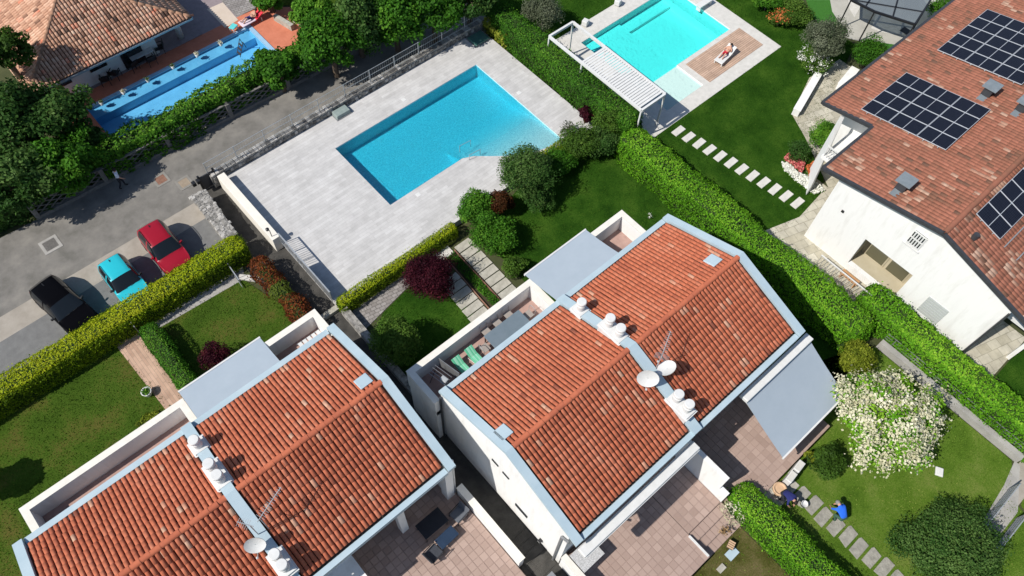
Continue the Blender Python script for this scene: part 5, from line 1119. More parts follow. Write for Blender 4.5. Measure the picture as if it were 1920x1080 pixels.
bush('small dark red maple beside the pale awning of the left houses', 404, 668, 1.3, (.75, .8, .8), 'leaf_maple', 'maple_tree', trunk_r=.06, clumps=40, per=170, leaf=.08, cat='tree', seed=42)
bush('olive green bush at the corner of the terrace of the right houses', 742, 640, 1.5, (1.25, 1.25, 1.35), 'leaf_olive_green', seed=43, clumps=80, per=200, tint=(.3, 1))
bush('yellow green round shrub at the end of the thick bright hedge', 1606, 672, 1.0, (.95, .95, .9), 'leaf_yellow', seed=44, clumps=60, tint=(.1, .7))
bush('small reddish brown bush below the large awning', 1548, 868, .8, (.85, .8, .8), 'leaf_olive_green', seed=45, clumps=46, tint=(.0, .6))
bush('broad dark green dome shaped bush near the metal railings', 1783, 1022, 1.0, (2.3, 2.3, 1.6), 'leaf_dark', seed=46, clumps=170, per=240, leaf=.095, trunk_r=.12, cl=.26, tint=(.35, 1))
p = W(1658, 782, 2.6)
tree('flowering_tree', 'broad tree covered in cream white blossom beside the large awning', (p.x, p.y), (0, 0, 2.6), (2.45, 2.45, 1.5), L['leaf_bright'], trunk_r=.16, clumps=80, per=230, leaf=.15, cl=.27, hollow=.6, seed=47, tint=(.3, .95), blossom=(L['petal_cream'], 3, .12, -.35), limbs=12, ragged=.38)
hedge('flower_cluster', 'white flowering tuft at the head of the clipped lower hedge', (14.6, 15.2, -1.0, -.1), 1.1, L['petal_cream'], seed=48, bump=.2, leaf=.09, cat='flowers', dens=160)
bush('white flecked round bush in the flower border of the right lawn', 1530, 112, .8, (1.15, 1.15, .95), 'leaf_olive_green', seed=49, clumps=60, blossom=(L['petal_white'], 2, .07, -.5), tint=(.2, .8))
bush('silvery olive tree at the flower border of the right lawn', 1548, 72, 2.2, (1.55, 1.55, 1.2), 'leaf_olive', 'olive_tree', trunk_r=.12, clumps=90, per=170, leaf=.09, cat='tree', seed=50, bark='bark_grey', cl=.3)
bush('low rounded green tree beside the villa eave', 1632, 100, 1.3, (1.15, 1.15, 1.2), 'leaf_green', 'tree', trunk_r=.09, clumps=70, cat='tree', seed=51, tint=(.1, .7))
bush('green shrub with red tips in the flower border', 1490, 22, .9, (1.1, 1.3, .9), 'leaf_olive_green', seed=52, tint=(.2, .9))
bush('orange pink flowering bush in the flower border', 1463, 35, .6, (.7, .7, .6), 'leaf_olive_green', seed=53, clumps=26, blossom=(L['petal_orange'], 2, .08, -.5))
bush('dark green shrub at the top of the flower border', 1440, 2, .8, (1.1, 1.1, .8), 'leaf_green', seed=54)
bush('small olive tree on the far lawn above the tall mixed hedge', 1018, 22, 1.6, (1.35, 1.35, 1.1), 'leaf_olive', 'olive_tree', trunk_r=.1, clumps=70, per=160, leaf=.09, cat='tree', seed=55, bark='bark_grey')
bush('bright green rounded bush beside the villa balcony', 1545, 255, .9, (1.1, .9, .9), 'leaf_green', seed=56, tint=(.4, 1))
bush('dark sparse shrub beside the pink flower bed', 1497, 283, .8, (.8, .8, .7), 'leaf_dark', seed=57, clumps=26, per=90, limbs=12)
bush('green bush at the upper edge beside the villa roof', 1768, 22, 1.2, (1.2, 1.2, 1.1), 'leaf_green', seed=58)
bush('small pale green shrub in front of the awning patio', 1520, 858, .6, (.35, .35, .4), 'leaf_yellow', seed=59, clumps=14, per=90)
plantbed('flower_bed', 'bed of white flowers edging the lawn by the villa', [P2(1463, 308), P2(1468, 325), P2(1490, 345), P2(1525, 368), P2(1545, 360), P2(1520, 342), P2(1492, 326), P2(1475, 308)], .02, .3, 2600, .07, L['leaf_green'], 'flowers', None, 61, flower=(L['petal_white'], 2100, .085))
plantbed('flower_bed', 'cluster of pink red flowers above the white flower bed', [P2(1466, 302), P2(1478, 290), P2(1492, 292), P2(1506, 312), P2(1500, 330), P2(1482, 316)], .02, .4, 1500, .07, L['leaf_olive_green'], 'flowers', None, 62, flower=(L['petal_pink'], 1100, .085))
plantbed('flower_bed', 'patch of orange flowers at the foot of the white buttress', [P2(1508, 318), P2(1522, 310), P2(1527, 335), P2(1515, 342)], .02, .4, 600, .08, L['leaf_olive_green'], 'flowers', None, 63, flower=(L['petal_orange'], 500, .09))
plantbed('ground_cover', 'dark green ground cover in the narrow soil bed', [(13.8, 19.1), (14.35, 19.1), (14.15, 14.2), (13.7, 14.2)], .02, .35, 2200, .09, L['leaf_green'], 'plants', None, 64, tint=(.1, .6))
plantbed('plant_clump', 'pale yellow green plants on the lawn edge below the parapet', [P2(255, 800), P2(275, 775), P2(300, 772), P2(300, 790), P2(270, 808)], .02, .35, 500, .1, L['leaf_yellow'], 'plant', None, 65, tint=(.1, .6))
bush('white blossom weed on the deep green lawn', 1217, 406, .25, (.22, .22, .2), 'petal_white', 'weed', seed=60, clumps=7, per=8, leaf=.05, trunk_r=.015, cat='plant')
hedge('hedge', 'overgrown dark hedge along the lane at the left edge', (-16, 2.2, 36.1, 38.2), 1.9, L['leaf_dark'], top=(.2, .9), side=(.1, .7), seed=22, bump=.3, leaf=.15, dens=200)
# tall trees at the upper left and top
def bigtree(label, px, py, z, rad, mat, **k):
    p = W(px, py, z); a = dict(clumps=85, per=170, leaf=.2, trunk_r=.2, cl=.28, hollow=.55, tint=(.1, .85), group='trees beyond the lane'); a.update(k)
    return tree('tree', label, (p.x, p.y), (0, 0, z), rad, L[mat], **a)
bigtree('dark broad tree at the left edge above the lane', 20, 340, 2.8, (2.4, 2.1, 2.0), 'leaf_dark', seed=81, tint=(.2, 1))
bigtree('dense green tree behind the lattice wall left of the walking person', 118, 310, 2.3, (2.3, 1.8, 1.8), 'leaf_green', seed=82, tint=(.0, .75))
bigtree('dark tree at the corner of the old tiled roof', 95, 225, 3.0, (2.2, 2.2, 2.0), 'leaf_dark', seed=83, tint=(.1, .9))
bigtree('dark tree at the left edge below the old tiled roof', 12, 225, 3.6, (2.4, 2.4, 2.2), 'leaf_dark', seed=84, tint=(.1, .8))
bigtree('grey brown tree overlapping the left slope of the old roof', 2, 95, 4.5, (1.5, 1.5, 1.5), 'leaf_olive_green', seed=85, tint=(0, .5), clumps=40)
bigtree('small bright shrub tree between old house and blue pool', 122, 208, 1.0, (.7, .6, .7), 'leaf_yellow', seed=86, clumps=22, leaf=.13, trunk_r=.06)
bigtree('dark leafy tree over the end of the long blue pool', 168, 268, 1.6, (1.15, 1.0, 1.1), 'leaf_dark', seed=87, clumps=50)
bigtree('leafy tree at the right end of the long blue pool', 520, 128, 1.9, (1.4, 1.3, 1.3), 'leaf_green', seed=88, clumps=60, tint=(.05, .8))
bigtree('large dark green tree beside the terracotta terrace', 618, 78, 2.9, (2.1, 2.0, 2.0), 'leaf_green', seed=89, tint=(.0, .7))
bigtree('bright green topped tree above the terracotta terrace', 590, 28, 2.5, (1.5, 1.5, 1.5), 'leaf_green', seed=90, tint=(.3, .95), clumps=60)
bigtree('drooping conifer left of the lane bend', 668, 32, 3.2, (1.9, 1.9, 2.2), 'leaf_dark', seed=91, droop=.5, tint=(.2, 1))
bigtree('second drooping conifer, in the middle of the trees above the lane', 738, 22, 3.2, (1.9, 1.9, 2.2), 'leaf_green', seed=92, droop=.5, tint=(0, .7))
bigtree('dark tree overhanging the lane right of the drooping conifers', 812, 12, 3.0, (2.0, 2.0, 1.9), 'leaf_green', seed=93, tint=(0, .65))
bigtree('dark tree at the top edge above the end of the lane', 880, -12, 3.0, (1.9, 1.9, 1.8), 'leaf_dark', seed=94, tint=(.2, 1))
bigtree('tree at the top edge behind the conifers', 700, -40, 3.5, (2.3, 2.3, 2.2), 'leaf_green', seed=95, tint=(0, .7))
bigtree('dark shrub at the top edge between terrace lawn and conifers', 505, -6, 1.2, (1.2, 1.2, 1.2), 'leaf_green', seed=96, clumps=36, tint=(.2, .8))
bigtree('garden tree at the left edge shading the left lawn', -110, 915, 2.2, (.95, .95, 1.0), 'leaf_green', seed=97, group='garden trees at the left')

# ------------------------------------------------------------------ cars
def carpaint(name, c): return M(name, c, rough=.3, spec=.3, coat=.35, metal=.0)
def car(label, loc, rz, paint, Lc=3.6, Wc=1.55, Hc=1.38, rails=True, sedan=0.0):
    """body as one smooth skin of stations along y (front at +y); its faces are parted into panels and panes"""
    t = empty('parked_car', loc, rz, label, 'car', 'cars parked in front of the lime hedge'); hw = Wc / 2; L = Lc / 2; H = Hc
    belt = .66 * H
    tp = [(-1, .40 * H), (-.985, .58 * H), (-.95, .69 * H), (-.93, .72 * H), (-.74 + sedan, .955 * H), (-.6 + sedan, .985 * H), (-.3, H), (-.08, .985 * H), (.06, .945 * H), (.44, .70 * H), (.5, .675 * H), (.75, .635 * H), (.9, .575 * H), (.97, .5 * H), (1, .38 * H)]
    ys = sorted(set([round(a, 3) for a, _ in tp] + list(np.round(np.linspace(-.9, .9, 31), 3)) + [.995, -.995]))
    ty = np.array([a for a, _ in tp]); tz = np.array([b for _, b in tp])
    N = 12; rows = []
    for y in ys:
        top = float(np.interp(y, ty, tz)); e = max(0, (abs(y) - .6) / .4); w = hw * (1 - .26 * e ** 2.4) ; zb = .2 + .12 * e ** 2
        bl = min(belt, top - .015); cab = max(0.0, min(1.0, (top - belt) / (.3 * H)))
        wr = w * (.93 - .20 * cab) if top > belt else w * .86
        P4 = (w * .95, bl); P8 = (wr, top - .05 * (1 if cab > .05 else .4)); pts = [(w * .9, zb), (w * .99, zb + .1), (w, (zb + bl) / 2), (w * .985, bl - .07), P4]
        for k in range(1, 5): s_ = k / 4; pts.append((P4[0] + (P8[0] - P4[0]) * s_ + .02 * math.sin(math.pi * s_) * cab, P4[1] + (P8[1] - P4[1]) * s_))
        pts += [(wr * .9, top - .016), (wr * .55, top + .004 * cab), (0, top + .014)]
        rows.append([(-x, y * L, z) for x, z in pts] + [(x, y * L, z) for x, z in reversed(pts[:-1])])
    M_ = len(rows[0]); parts = {}
    def side(j): return j if j < M_ // 2 else M_ - 2 - j
    for i in range(len(ys) - 1):
        ym = (ys[i] + ys[i + 1]) / 2
        for j in range(M_ - 1):
            k = side(j); nm = 'body'
            if k >= 8 and .07 < ym < .44: nm = 'windscreen' if k >= 9 or ym < .40 else 'body'
            elif k >= 8 and -.925 < ym < -.76 + sedan: nm = 'rear_window'
            elif k >= 8 and -.74 + sedan < ym <= .07: nm = 'roof'
            elif 4 <= k < 8 and -.72 < ym < .30 and not -.26 < ym < -.20: nm = ('side_window', j < M_ // 2, ym > -.23)
            if nm == 'side_window': pass
            parts.setdefault(nm, []).append((i * M_ + j, (i + 1) * M_ + j, (i + 1) * M_ + j + 1, i * M_ + j + 1))
    V_ = [p for r_ in rows for p in r_]; V_ = V_ + [(0, -L, .3), (0, L, .3)]
    parts['body'] += []
    for nm, fs in parts.items():
        idx = sorted({a for f in fs for a in f}); mp = {a: q for q, a in enumerate(idx)}; n_ = nm if isinstance(nm, str) else nm[0]
        ff = [tuple(mp[a] for a in f) for f in fs]; vv = [V_[a] for a in idx]
        if n_ == 'body':
            e0 = [mp[a] for a in range(M_)]; e1 = [mp[(len(ys) - 1) * M_ + a] for a in range(M_)]; ff += [tuple(e0), tuple(reversed(e1))]
            ff += [(mp[i * M_], mp[i * M_ + M_ - 1], mp[(i + 1) * M_ + M_ - 1], mp[(i + 1) * M_]) for i in range(len(ys) - 1)]
        MB().add(vv, ff).build(n_, MATS['car_glass'] if 'wind' in n_ else paint, t, True)
    zr = H; yr1, yf1, yf0 = (-.7 + sedan) * L, .06 * L, .44 * L; wr = hw * .73; wb = hw * .95; zb = belt
    if rails:
        for s in (-1, 1): MB().path([(s * wr * .95, yr1 + .05, zr - .05), (s * wr * .97, yr1 + .15, zr + .01), (s * wr * .98, -L * .3, zr + .03), (s * wr * .96, yf1 - .2, zr + .0), (s * wr * .95, yf1 - .1, zr - .06)], .018).build('roof_rail', MATS['black_metal'], t)
    MB().hexa([(-.03, yr1 + .08, zr - .04), (.03, yr1 + .08, zr - .04), (.03, yr1 + .26, zr - .02), (-.03, yr1 + .26, zr - .02)], [(-.01, yr1 + .08, zr + .06), (.01, yr1 + .08, zr + .06), (.015, yr1 + .22, zr + .01), (-.015, yr1 + .22, zr + .01)]).build('antenna', MATS['black_metal'], t)
    for s in (-1, 1):
        m = MB(); m.hexa([(s * wb, yf0 - .36, zb + .02), (s * (wb + .17), yf0 - .4, zb + .02), (s * (wb + .17), yf0 - .30, zb + .02), (s * wb, yf0 - .26, zb + .02)], [(s * wb, yf0 - .36, zb + .12), (s * (wb + .15), yf0 - .4, zb + .13), (s * (wb + .15), yf0 - .32, zb + .13), (s * wb, yf0 - .26, zb + .12)]); m.build('mirror', MATS['black_metal'] if Hc < 1.45 else paint, t, False, .02)
        MB().hexa([(s * hw * .48, L * .93, .46 * H), (s * hw * .8, L * .86, .46 * H), (s * hw * .83, L * .93, .46 * H), (s * hw * .5, L * .985, .46 * H)], [(s * hw * .48, L * .9, .53 * H), (s * hw * .82, L * .80, .55 * H), (s * hw * .86, L * .87, .53 * H), (s * hw * .5, L * .95, .52 * H)]).build('headlight', MATS['white_paint'], t)
        MB().hexa([(s * hw * .5, -L - .005, .5 * H), (s * hw * .78, -L + .03, .5 * H), (s * hw * .86, -L + .16, .5 * H), (s * hw * .5, -L + .06, .5 * H)], [(s * hw * .5, -L + .01, .6 * H), (s * hw * .78, -L + .05, .6 * H), (s * hw * .87, -L + .2, .6 * H), (s * hw * .5, -L + .1, .6 * H)]).build('tail_light', M('tail_red', (.35, .01, .01), rough=.3), t)
        for y in (L * .62, -L * .6):
            w = MB(); w.tube((s * (hw - .19), y, .29), (s * (hw + .012), y, .29), .29, 18); wo = w.build('wheel', MATS['rubber'], t); MB().tube((s * (hw + .008), y, .29), (s * (hw + .025), y, .29), .19, 12).build('rim', MATS['grey_metal'], wo)
        MB().bar((s * .1, yf0 + .02, belt + .055), (s * .5, yf0 - .03, belt + .045), .02, .02).build('wiper', MATS['rubber'], t)
    return t
MG('car_glass', (.008, .011, .014), .06, 0); MATS['car_glass'].node_tree.nodes['Principled BSDF'].inputs['Specular IOR Level'].default_value = .45
car('red hatchback parked nearest the rubble wall', (2.27, 29.1, .012), math.pi, carpaint('paint_red', (.28, .006, .018)), 3.65, 1.6, 1.5)
car('turquoise small car parked between the red and the black car', (-.35, 28.62, .012), math.pi + .02, carpaint('paint_turquoise', (.02, .42, .5)), 3.35, 1.55, 1.42)
car('black car parked at the left end of the row', (-3.42, 29.3, .012), math.pi + .16, M('paint_black', (.003, .003, .004), rough=.25, spec=.02, coat=.05), 4.0, 1.66, 1.36, False, .0)

# ------------------------------------------------------------------ people
def person(label, loc, rz, J, cl, sc=.9, hair='hair_dark', extra=None):
    """J: joints; edges of the skeleton get a radius at each joint and a cloth colour; one skinned body mesh"""
    E_ = [('pel', 'spi', 'torso'), ('spi', 'che', 'torso'), ('che', 'nec', 'torso'), ('nec', 'hea', 'head'), ('hea', 'crn', 'head'),
          ('che', 'shl', 'torso'), ('shl', 'ell', 'arm'), ('ell', 'wrl', 'fore'), ('wrl', 'hal', 'hand'), ('che', 'shr', 'torso'), ('shr', 'elr', 'arm'), ('elr', 'wrr', 'fore'), ('wrr', 'har', 'hand'),
          ('pel', 'hil', 'hips'), ('hil', 'knl', 'thigh'), ('knl', 'anl', 'shin'), ('anl', 'tol', 'foot'), ('pel', 'hir', 'hips'), ('hir', 'knr', 'thigh'), ('knr', 'anr', 'shin'), ('anr', 'tor', 'foot')]
    R_ = dict(pel=.15, spi=.135, che=.16, nec=.06, hea=.095, crn=.075, shl=.07, shr=.07, ell=.048, elr=.048, wrl=.034, wrr=.034, hal=.036, har=.036, hil=.1, hir=.1, knl=.065, knr=.065, anl=.045, anr=.045, tol=.04, tor=.04)
    names = list(R_); me = bpy.data.meshes.new('person'); me.from_pydata([Vector(J[n]) * sc for n in names], [(names.index(a), names.index(b)) for a, b, _ in E_], []); me.update()
    o = bpy.data.objects.new('person', me); COL.objects.link(o); md = o.modifiers.new('skin', 'SKIN'); md.use_smooth_shade = True
    sv = me.skin_vertices[0].data
    for i, n in enumerate(names): sv[i].radius = (R_[n] * sc, R_[n] * sc * (.8 if n in ('pel', 'spi', 'che') else 1)); sv[i].use_root = (n == 'pel')
    o.modifiers.new('sub', 'SUBSURF').levels = 2
    dg = bpy.context.evaluated_depsgraph_get(); m2 = bpy.data.meshes.new_from_object(o.evaluated_get(dg)); o.modifiers.clear(); o.data = m2
    mats = []; idx = {}
    for k in cl.values():
        if k not in idx: idx[k] = len(mats); mats.append(MATS[k])
    m2.materials.clear()
    for m in mats: m2.materials.append(m)
    segs = [(Vector(J[a]) * sc, Vector(J[b]) * sc, idx[cl[k]]) for a, b, k in E_]
    for p in m2.polygons:
        c = p.center; best = 9
        for a, b, k in segs:
            d = b - a; q = max(0, min(1, (c - a).dot(d) / max(d.length_squared, 1e-9))); e = (c - a - d * q).length
            if e < best: best = e; p.material_index = k
        p.use_smooth = True
    o.location = loc; o.rotation_euler = (0, 0, rz); tag(o, label, 'person')
    h = Vector(J['hea']) * sc; cr = Vector(J['crn']) * sc; up = (cr - h).normalized(); hm = MB(); ax = up.orthogonal().normalized(); ay = up.cross(ax)
    for i in range(6):
        pass
    n = 14; prof = [(.088, -.02), (.108, .04), (.104, .09), (.075, .14), (.03, .165), (0, .168)]; v = []; f = []
    for r_, z_ in prof: v += [h + up * z_ * sc + (ax * math.cos(2 * math.pi * i / n) + ay * math.sin(2 * math.pi * i / n)) * r_ * sc for i in range(n)]
    for k in range(len(prof) - 1): f += [(k * n + i, k * n + (i + 1) % n, (k + 1) * n + (i + 1) % n, (k + 1) * n + i) for i in range(n)]
    hm.add(v, f).build('hair', MATS[hair], o, True)
    # five fingers on each hand
    for s in 'lr':
        wr, ha = Vector(J['wr' + s]) * sc, Vector(J['ha' + s]) * sc; d = (ha - wr).normalized(); sd_ = d.cross(Vector((0, 0, 1))); sd_ = sd_.normalized() if sd_.length > .1 else Vector((1, 0, 0)); g_ = MB(); dn = d.cross(sd_)
        for i, ln in enumerate((.065, .075, .07, .055)):
            b0 = ha + sd_ * (i - 1.5) * .02 * sc; m1 = b0 + d * ln * .6 * sc; g_.tube(b0, m1, .010 * sc, 5, .009 * sc); g_.tube(m1, m1 + (d + dn * .5).normalized() * ln * .5 * sc, .009 * sc, 5, .007 * sc)
        b0 = wr.lerp(ha, .4) + sd_ * .03 * sc; g_.tube(b0, b0 + (d + sd_).normalized() * .06 * sc, .011 * sc, 5, .008 * sc)
        g_.build('fingers', MATS['skin'], o)
    return o
for n_, c in (('cloth_blue', (.02, .12, .6)), ('cloth_navy', (.02, .025, .12)), ('cloth_white', (.6, .64, .72)), ('cloth_dark', (.02, .022, .03)), ('cloth_green', (.04, .09, .06)), ('cloth_red', (.5, .02, .04)), ('cloth_jeans', (.05, .07, .13))): M(n_, c, tuple(x * 1.2 for x in c), 10, .9, .2, 40)
CL = lambda t, a, f, h, s: dict(torso=t, arm=t, fore=f, hand='skin', head='skin', hips=h, thigh=h, shin=s, foot='rubber')
# y is forward
walk = dict(pel=(0, 0, .95), spi=(0, .02, 1.12), che=(0, .04, 1.32), nec=(0, .05, 1.5), hea=(0, .07, 1.6), crn=(0, .08, 1.7), shl=(-.19, .04, 1.43), shr=(.19, .04, 1.43), ell=(-.25, -.12, 1.18), elr=(.25, .12, 1.18), wrl=(-.24, -.08, .95), wrr=(.24, .28, 1.0), hal=(-.24, -.05, .87), har=(.24, .35, .96),
            hil=(-.1, 0, .9), hir=(.1, 0, .9), knl=(-.1, .12, .5), knr=(.1, -.02, .48), anl=(-.1, .15, .09), anr=(.1, -.22, .11), tol=(-.1, .3, .04), tor=(.1, -.1, .04))
p = W(232, 351, 0); person('person in a white shirt and dark trousers walking along the lane', (p.x, p.y, .01), -1.9, walk, CL('cloth_white', '', 'skin', 'cloth_dark', 'cloth_dark'), .95)
bend = dict(pel=(0, -.1, .62), spi=(0, .06, .76), che=(0, .26, .86), nec=(0, .42, .88), hea=(0, .52, .88), crn=(0, .62, .86), shl=(-.2, .33, .84), shr=(.2, .33, .84), ell=(-.27, .46, .6), elr=(.27, .46, .6), wrl=(-.16, .58, .4), wrr=(.16, .58, .4), hal=(-.12, .62, .32), har=(.12, .62, .32),
            hil=(-.12, -.1, .56), hir=(.12, -.1, .56), knl=(-.2, .22, .42), knr=(.2, .22, .42), anl=(-.18, -.02, .08), anr=(.18, -.02, .08), tol=(-.2, .14, .04), tor=(.2, .14, .04))
p = W(1562, 973, .0); person('person in a blue shirt crouching over the rough stepping stones', (p.x + .12, p.y - .15, .03), -.35, bend, CL('cloth_blue', '', 'skin', 'cloth_green', 'cloth_green'), 1.05, 'hair_grey')
p = W(1470, 942, .0); person('person in navy clothes crouching beside the head of the clipped lower hedge', (p.x + .1, p.y + .25, .03), math.pi - .2, bend, CL('cloth_navy', '', 'skin', 'cloth_dark', 'cloth_dark'), 1.0)
lie = dict(pel=(0, 0, .1), spi=(0, .15, .15), che=(0, .33, .28), nec=(0, .47, .4), hea=(0, .56, .48), crn=(0, .63, .56), shl=(-.18, .4, .33), shr=(.18, .4, .33), ell=(-.3, .25, .15), elr=(.3, .25, .2), wrl=(-.22, .02, .12), wrr=(.12, .1, .3), hal=(-.2, -.05, .1), har=(.05, .12, .36),
           hil=(-.1, -.03, .1), hir=(.1, -.03, .1), knl=(-.12, -.42, .2), knr=(.12, -.38, .36), anl=(-.12, -.82, .06), anr=(.12, -.68, .06), tol=(-.14, -.9, .14), tor=(.14, -.82, .06))
SW = dict(torso='skin', arm='skin', fore='skin', hand='skin', head='skin', hips='cloth_red', thigh='cloth_red', shin='skin', foot='skin')
def lounger(label, loc, rz, mat, L=1.8, head=.75, cushion=None):
    t = empty('sun_lounger', loc, rz, label, 'sun lounger'); w = .32
    MB().box(-w, w, -L / 2, L / 2 - head, .26, .33).build('seat', mat, t, bevel=.02); y = L / 2 - head
    MB().hexa([(-w, y, .26), (w, y, .26), (w, y + head * .9, .56), (-w, y + head * .9, .56)], [(-w, y, .33), (w, y, .33), (w, y + head * .87, .63), (-w, y + head * .87, .63)]).build('backrest', cushion or mat, t, bevel=.02)
    for sx in (-w + .05, w - .05):
        for sy in (-L / 2 + .12, L / 2 - .35): MB().box(sx - .03, sx + .03, sy - .03, sy + .03, 0, .27).build('leg', MATS['white_paint'], t)
    return t
a, b = W(1342, 124, .1), W(1374, 93, .1); an = math.atan2(b.y - a.y, b.x - a.x) - math.pi / 2; c = (a + b) / 2
lounger('white sun lounger on the tan timber deck', (c.x, c.y, .047), an, MATS['white_paint']); person('sunbather in red shorts on the white lounger at the turquoise pool', (c.x + .1, c.y + .05, .38), an, lie, SW, .85)
a, b = W(452, 52, .1), W(495, 28, .1); an = math.atan2(b.y - a.y, b.x - a.x) - math.pi / 2; c = (a + b) / 2
M('towel_pink', (.62, .5, .58), (.7, .6, .66), 4, .95); M('towel_red', (.7, .03, .06), (.75, .06, .08), 4, .95)
lounger('sun lounger with pink and red towels beside the long blue pool', (c.x, c.y, .02), an, MATS['towel_pink'], cushion=MATS['towel_red']); person('sunbather in dark swimwear on the towelled lounger', (c.x - .05, c.y, .36), an, lie, dict(SW, hips='cloth_navy', thigh='cloth_navy'), .85)

# ------------------------------------------------------------------ furniture and small things
def table(name, label, loc, rz, w, d, h, top, leg=None, group=None):
    t = empty(name, loc, rz, label, 'table', group); MB().box(-w / 2, w / 2, -d / 2, d / 2, h - .04, h).build('tabletop', top, t, bevel=.01)
    for x in (-w / 2 + .06, w / 2 - .06):
        for y in (-d / 2 + .06, d / 2 - .06): MB().box(x - .025, x + .025, y - .025, y + .025, 0, h - .04).build('leg', leg or MATS['black_metal'], t)
    return t
def chair(label, loc, rz, seat, frame, group=None, w=.5, h=.44, back=.42):
    t = empty('garden_chair', loc, rz, label, 'chair', group); f = frame
    MB().box(-w / 2, w / 2, -w / 2, w / 2, h - .04, h).build('seat', seat, t, bevel=.01); MB().hexa([(-w / 2, -w / 2 - .02, h), (w / 2, -w / 2 - .02, h), (w / 2, -w / 2 + .02, h), (-w / 2, -w / 2 + .02, h)], [(-w / 2, -w / 2 - .14, h + back), (w / 2, -w / 2 - .14, h + back), (w / 2, -w / 2 - .1, h + back), (-w / 2, -w / 2 - .1, h + back)]).build('backrest', seat, t)
    for x in (-w / 2, w / 2):
        for y in (-w / 2, w / 2): MB().bar((x, y, 0), (x, y, h + (.2 if y > 0 else 0)), .03, .03).build('leg', f, t)
        MB().bar((x, -w / 2 - .05, h + .2), (x, w / 2, h + .2), .04, .03).build('armrest', f, t)
    return t
M('navy_top', (.015, .03, .06), (.02, .04, .08), 3, .5, spec=.2); M('grey_seat', (.03, .035, .045), (.05, .055, .07), 5, .7); M('blue_grey_top', (.13, .17, .2), (.16, .2, .235), 2, .4); M('green_cloth', (.05, .38, .2), (.3, .6, .45), 4, .8, stretch=(6, .1, .1), detail=0)
Z = ZPAT + .01
table('patio_table', 'long dark table in the shade on the left patio', (3.95, 7.95, Z), 0, 1.3, .8, .74, M('charcoal', (.012, .014, .02), (.02, .022, .03), 3, .35)); table('low_table', 'low navy table in the sun on the left patio', (4.1, 7.1, Z), .05, 1.0, .55, .4, MATS['navy_top'])
chair('slung dark armchair in the sun at the low navy table', (3.25, 6.95, Z), -1.45, MATS['grey_seat'], MATS['black_metal'], 'armchairs on the left patio', .62, .36, .4); chair('grey armchair half in the shade beside the patio parapet', (5.15, 7.55, Z), 1.7, M('slate_seat', (.09, .1, .12), (.12, .13, .15), 5, .7), MATS['black_metal'], 'armchairs on the left patio', .6, .36, .4)
tz = 3.405
table('terrace_table', 'long grey blue table on the walled terrace of the right houses', (11.95, 12.05, tz), 0, 2.2, .9, .72, MATS['blue_grey_top'])
M('steel_wire', (.5, .5, .5), (.6, .6, .6), 5, .35, metal=.7)
for i, (x, y, rz, lb) in enumerate(((11.2, 12.72, math.pi, 'wire chair on the parapet side of the terrace table, nearest the green chairs'), (11.9, 12.74, math.pi, 'wire chair on the parapet side of the terrace table, the middle one'), (12.6, 12.72, math.pi, 'wire chair on the parapet side of the terrace table, nearest the awning'), (10.6, 12.1, -math.pi / 2, 'wire chair at the end of the terrace table facing the awning'), (13.35, 12.1, math.pi / 2, 'wire chair at the end of the terrace table beside the white end wall'))):
    t = empty('wire_chair', (x, y, tz), rz, lb, 'chair', 'wire chairs at the terrace table'); MB().box(-.2, .2, -.2, .2, .42, .44).build('seat', M('woven_seat', (.25, .22, .2), (.35, .31, .28), 30, .8), t)
    MB().path([(-.2, -.2, .44), (-.21, -.24, .74), (-.12, -.26, .84), (.12, -.26, .84), (.21, -.24, .74), (.2, -.2, .44)], .014).build('backrest', MATS['steel_wire'], t)
    for sx in (-.19, .19):
        for sy in (-.19, .19): MB().tube((sx, sy, 0), (sx, sy, .43), .012, 5).build('leg', MATS['steel_wire'], t)
for x, lb in ((9.98, 'bright green cushioned lounge chair nearest the terrace table'), (9.2, 'bright green cushioned lounge chair next to the clothes rack')):
    t = empty('lounge_chair', (x, 12.05, tz), math.pi, lb, 'chair', 'green lounge chairs'); MB().hexa([(-.3, -.2, .3), (.3, -.2, .3), (.3, .35, .34), (-.3, .35, .34)], [(-.3, -.2, .38), (.3, -.2, .38), (.3, .35, .42), (-.3, .35, .42)]).build('seat', MATS['green_cloth'], t, bevel=.03)
    MB().hexa([(-.3, -.32, .36), (.3, -.32, .36), (.3, -.2, .34), (-.3, -.2, .34)], [(-.3, -.78, .56), (.3, -.78, .56), (.3, -.74, .64), (-.3, -.74, .64)]).build('backrest', MATS['green_cloth'], t, bevel=.03)
    for sx in (-.28, .28): MB().path([(sx, -.5, .0), (sx, .3, .32), (sx, .3, 0)], .018).build('leg', MATS['white_paint'], t)
    t.scale = (.75, .75, .85)
t = empty('clothes_rack', (8.0, 12.2, tz), .2, 'folding clothes rack with grey cloth in the terrace corner', 'clothes rack')
for y in (-.4, .4): MB().path([(-.3, y, 0), (.25, y, .95)], .016).build('leg', MATS['black_metal'], t); MB().path([(.3, y, 0), (-.25, y, .95)], .016).build('leg', MATS['black_metal'], t)
for x in (-.24, -.08, .08, .24): MB().tube((x, -.5, .95), (x, .5, .95), .01, 5).build('bar', MATS['steel_wire'], t)
MB().box(-.16, .1, -.45, -.1, .55, .965).build('cloth', M('grey_cloth', (.3, .32, .34), (.42, .44, .46), 6, .95), t, bevel=.04)
MB().box(.62, .65, -.6, .6, .0, .85).build('screen', MATS['grey_metal'], t)
t = empty('drying_rack', (4.75, 17.55, tz), 0, 'white drying rack on the small terrace of the left houses', 'drying rack'); 
for i in range(6): MB().box(-.7 + i * .24, -.52 + i * .24, -.2, .2, .72, .75).build('linen', MATS['white_paint'], t)
MB().box(-.75, .85, -.22, -.19, .69, .72).build('bar', MATS['steel_wire'], t); MB().box(-.75, .85, .19, .22, .69, .72).build('bar', MATS['steel_wire'], t)
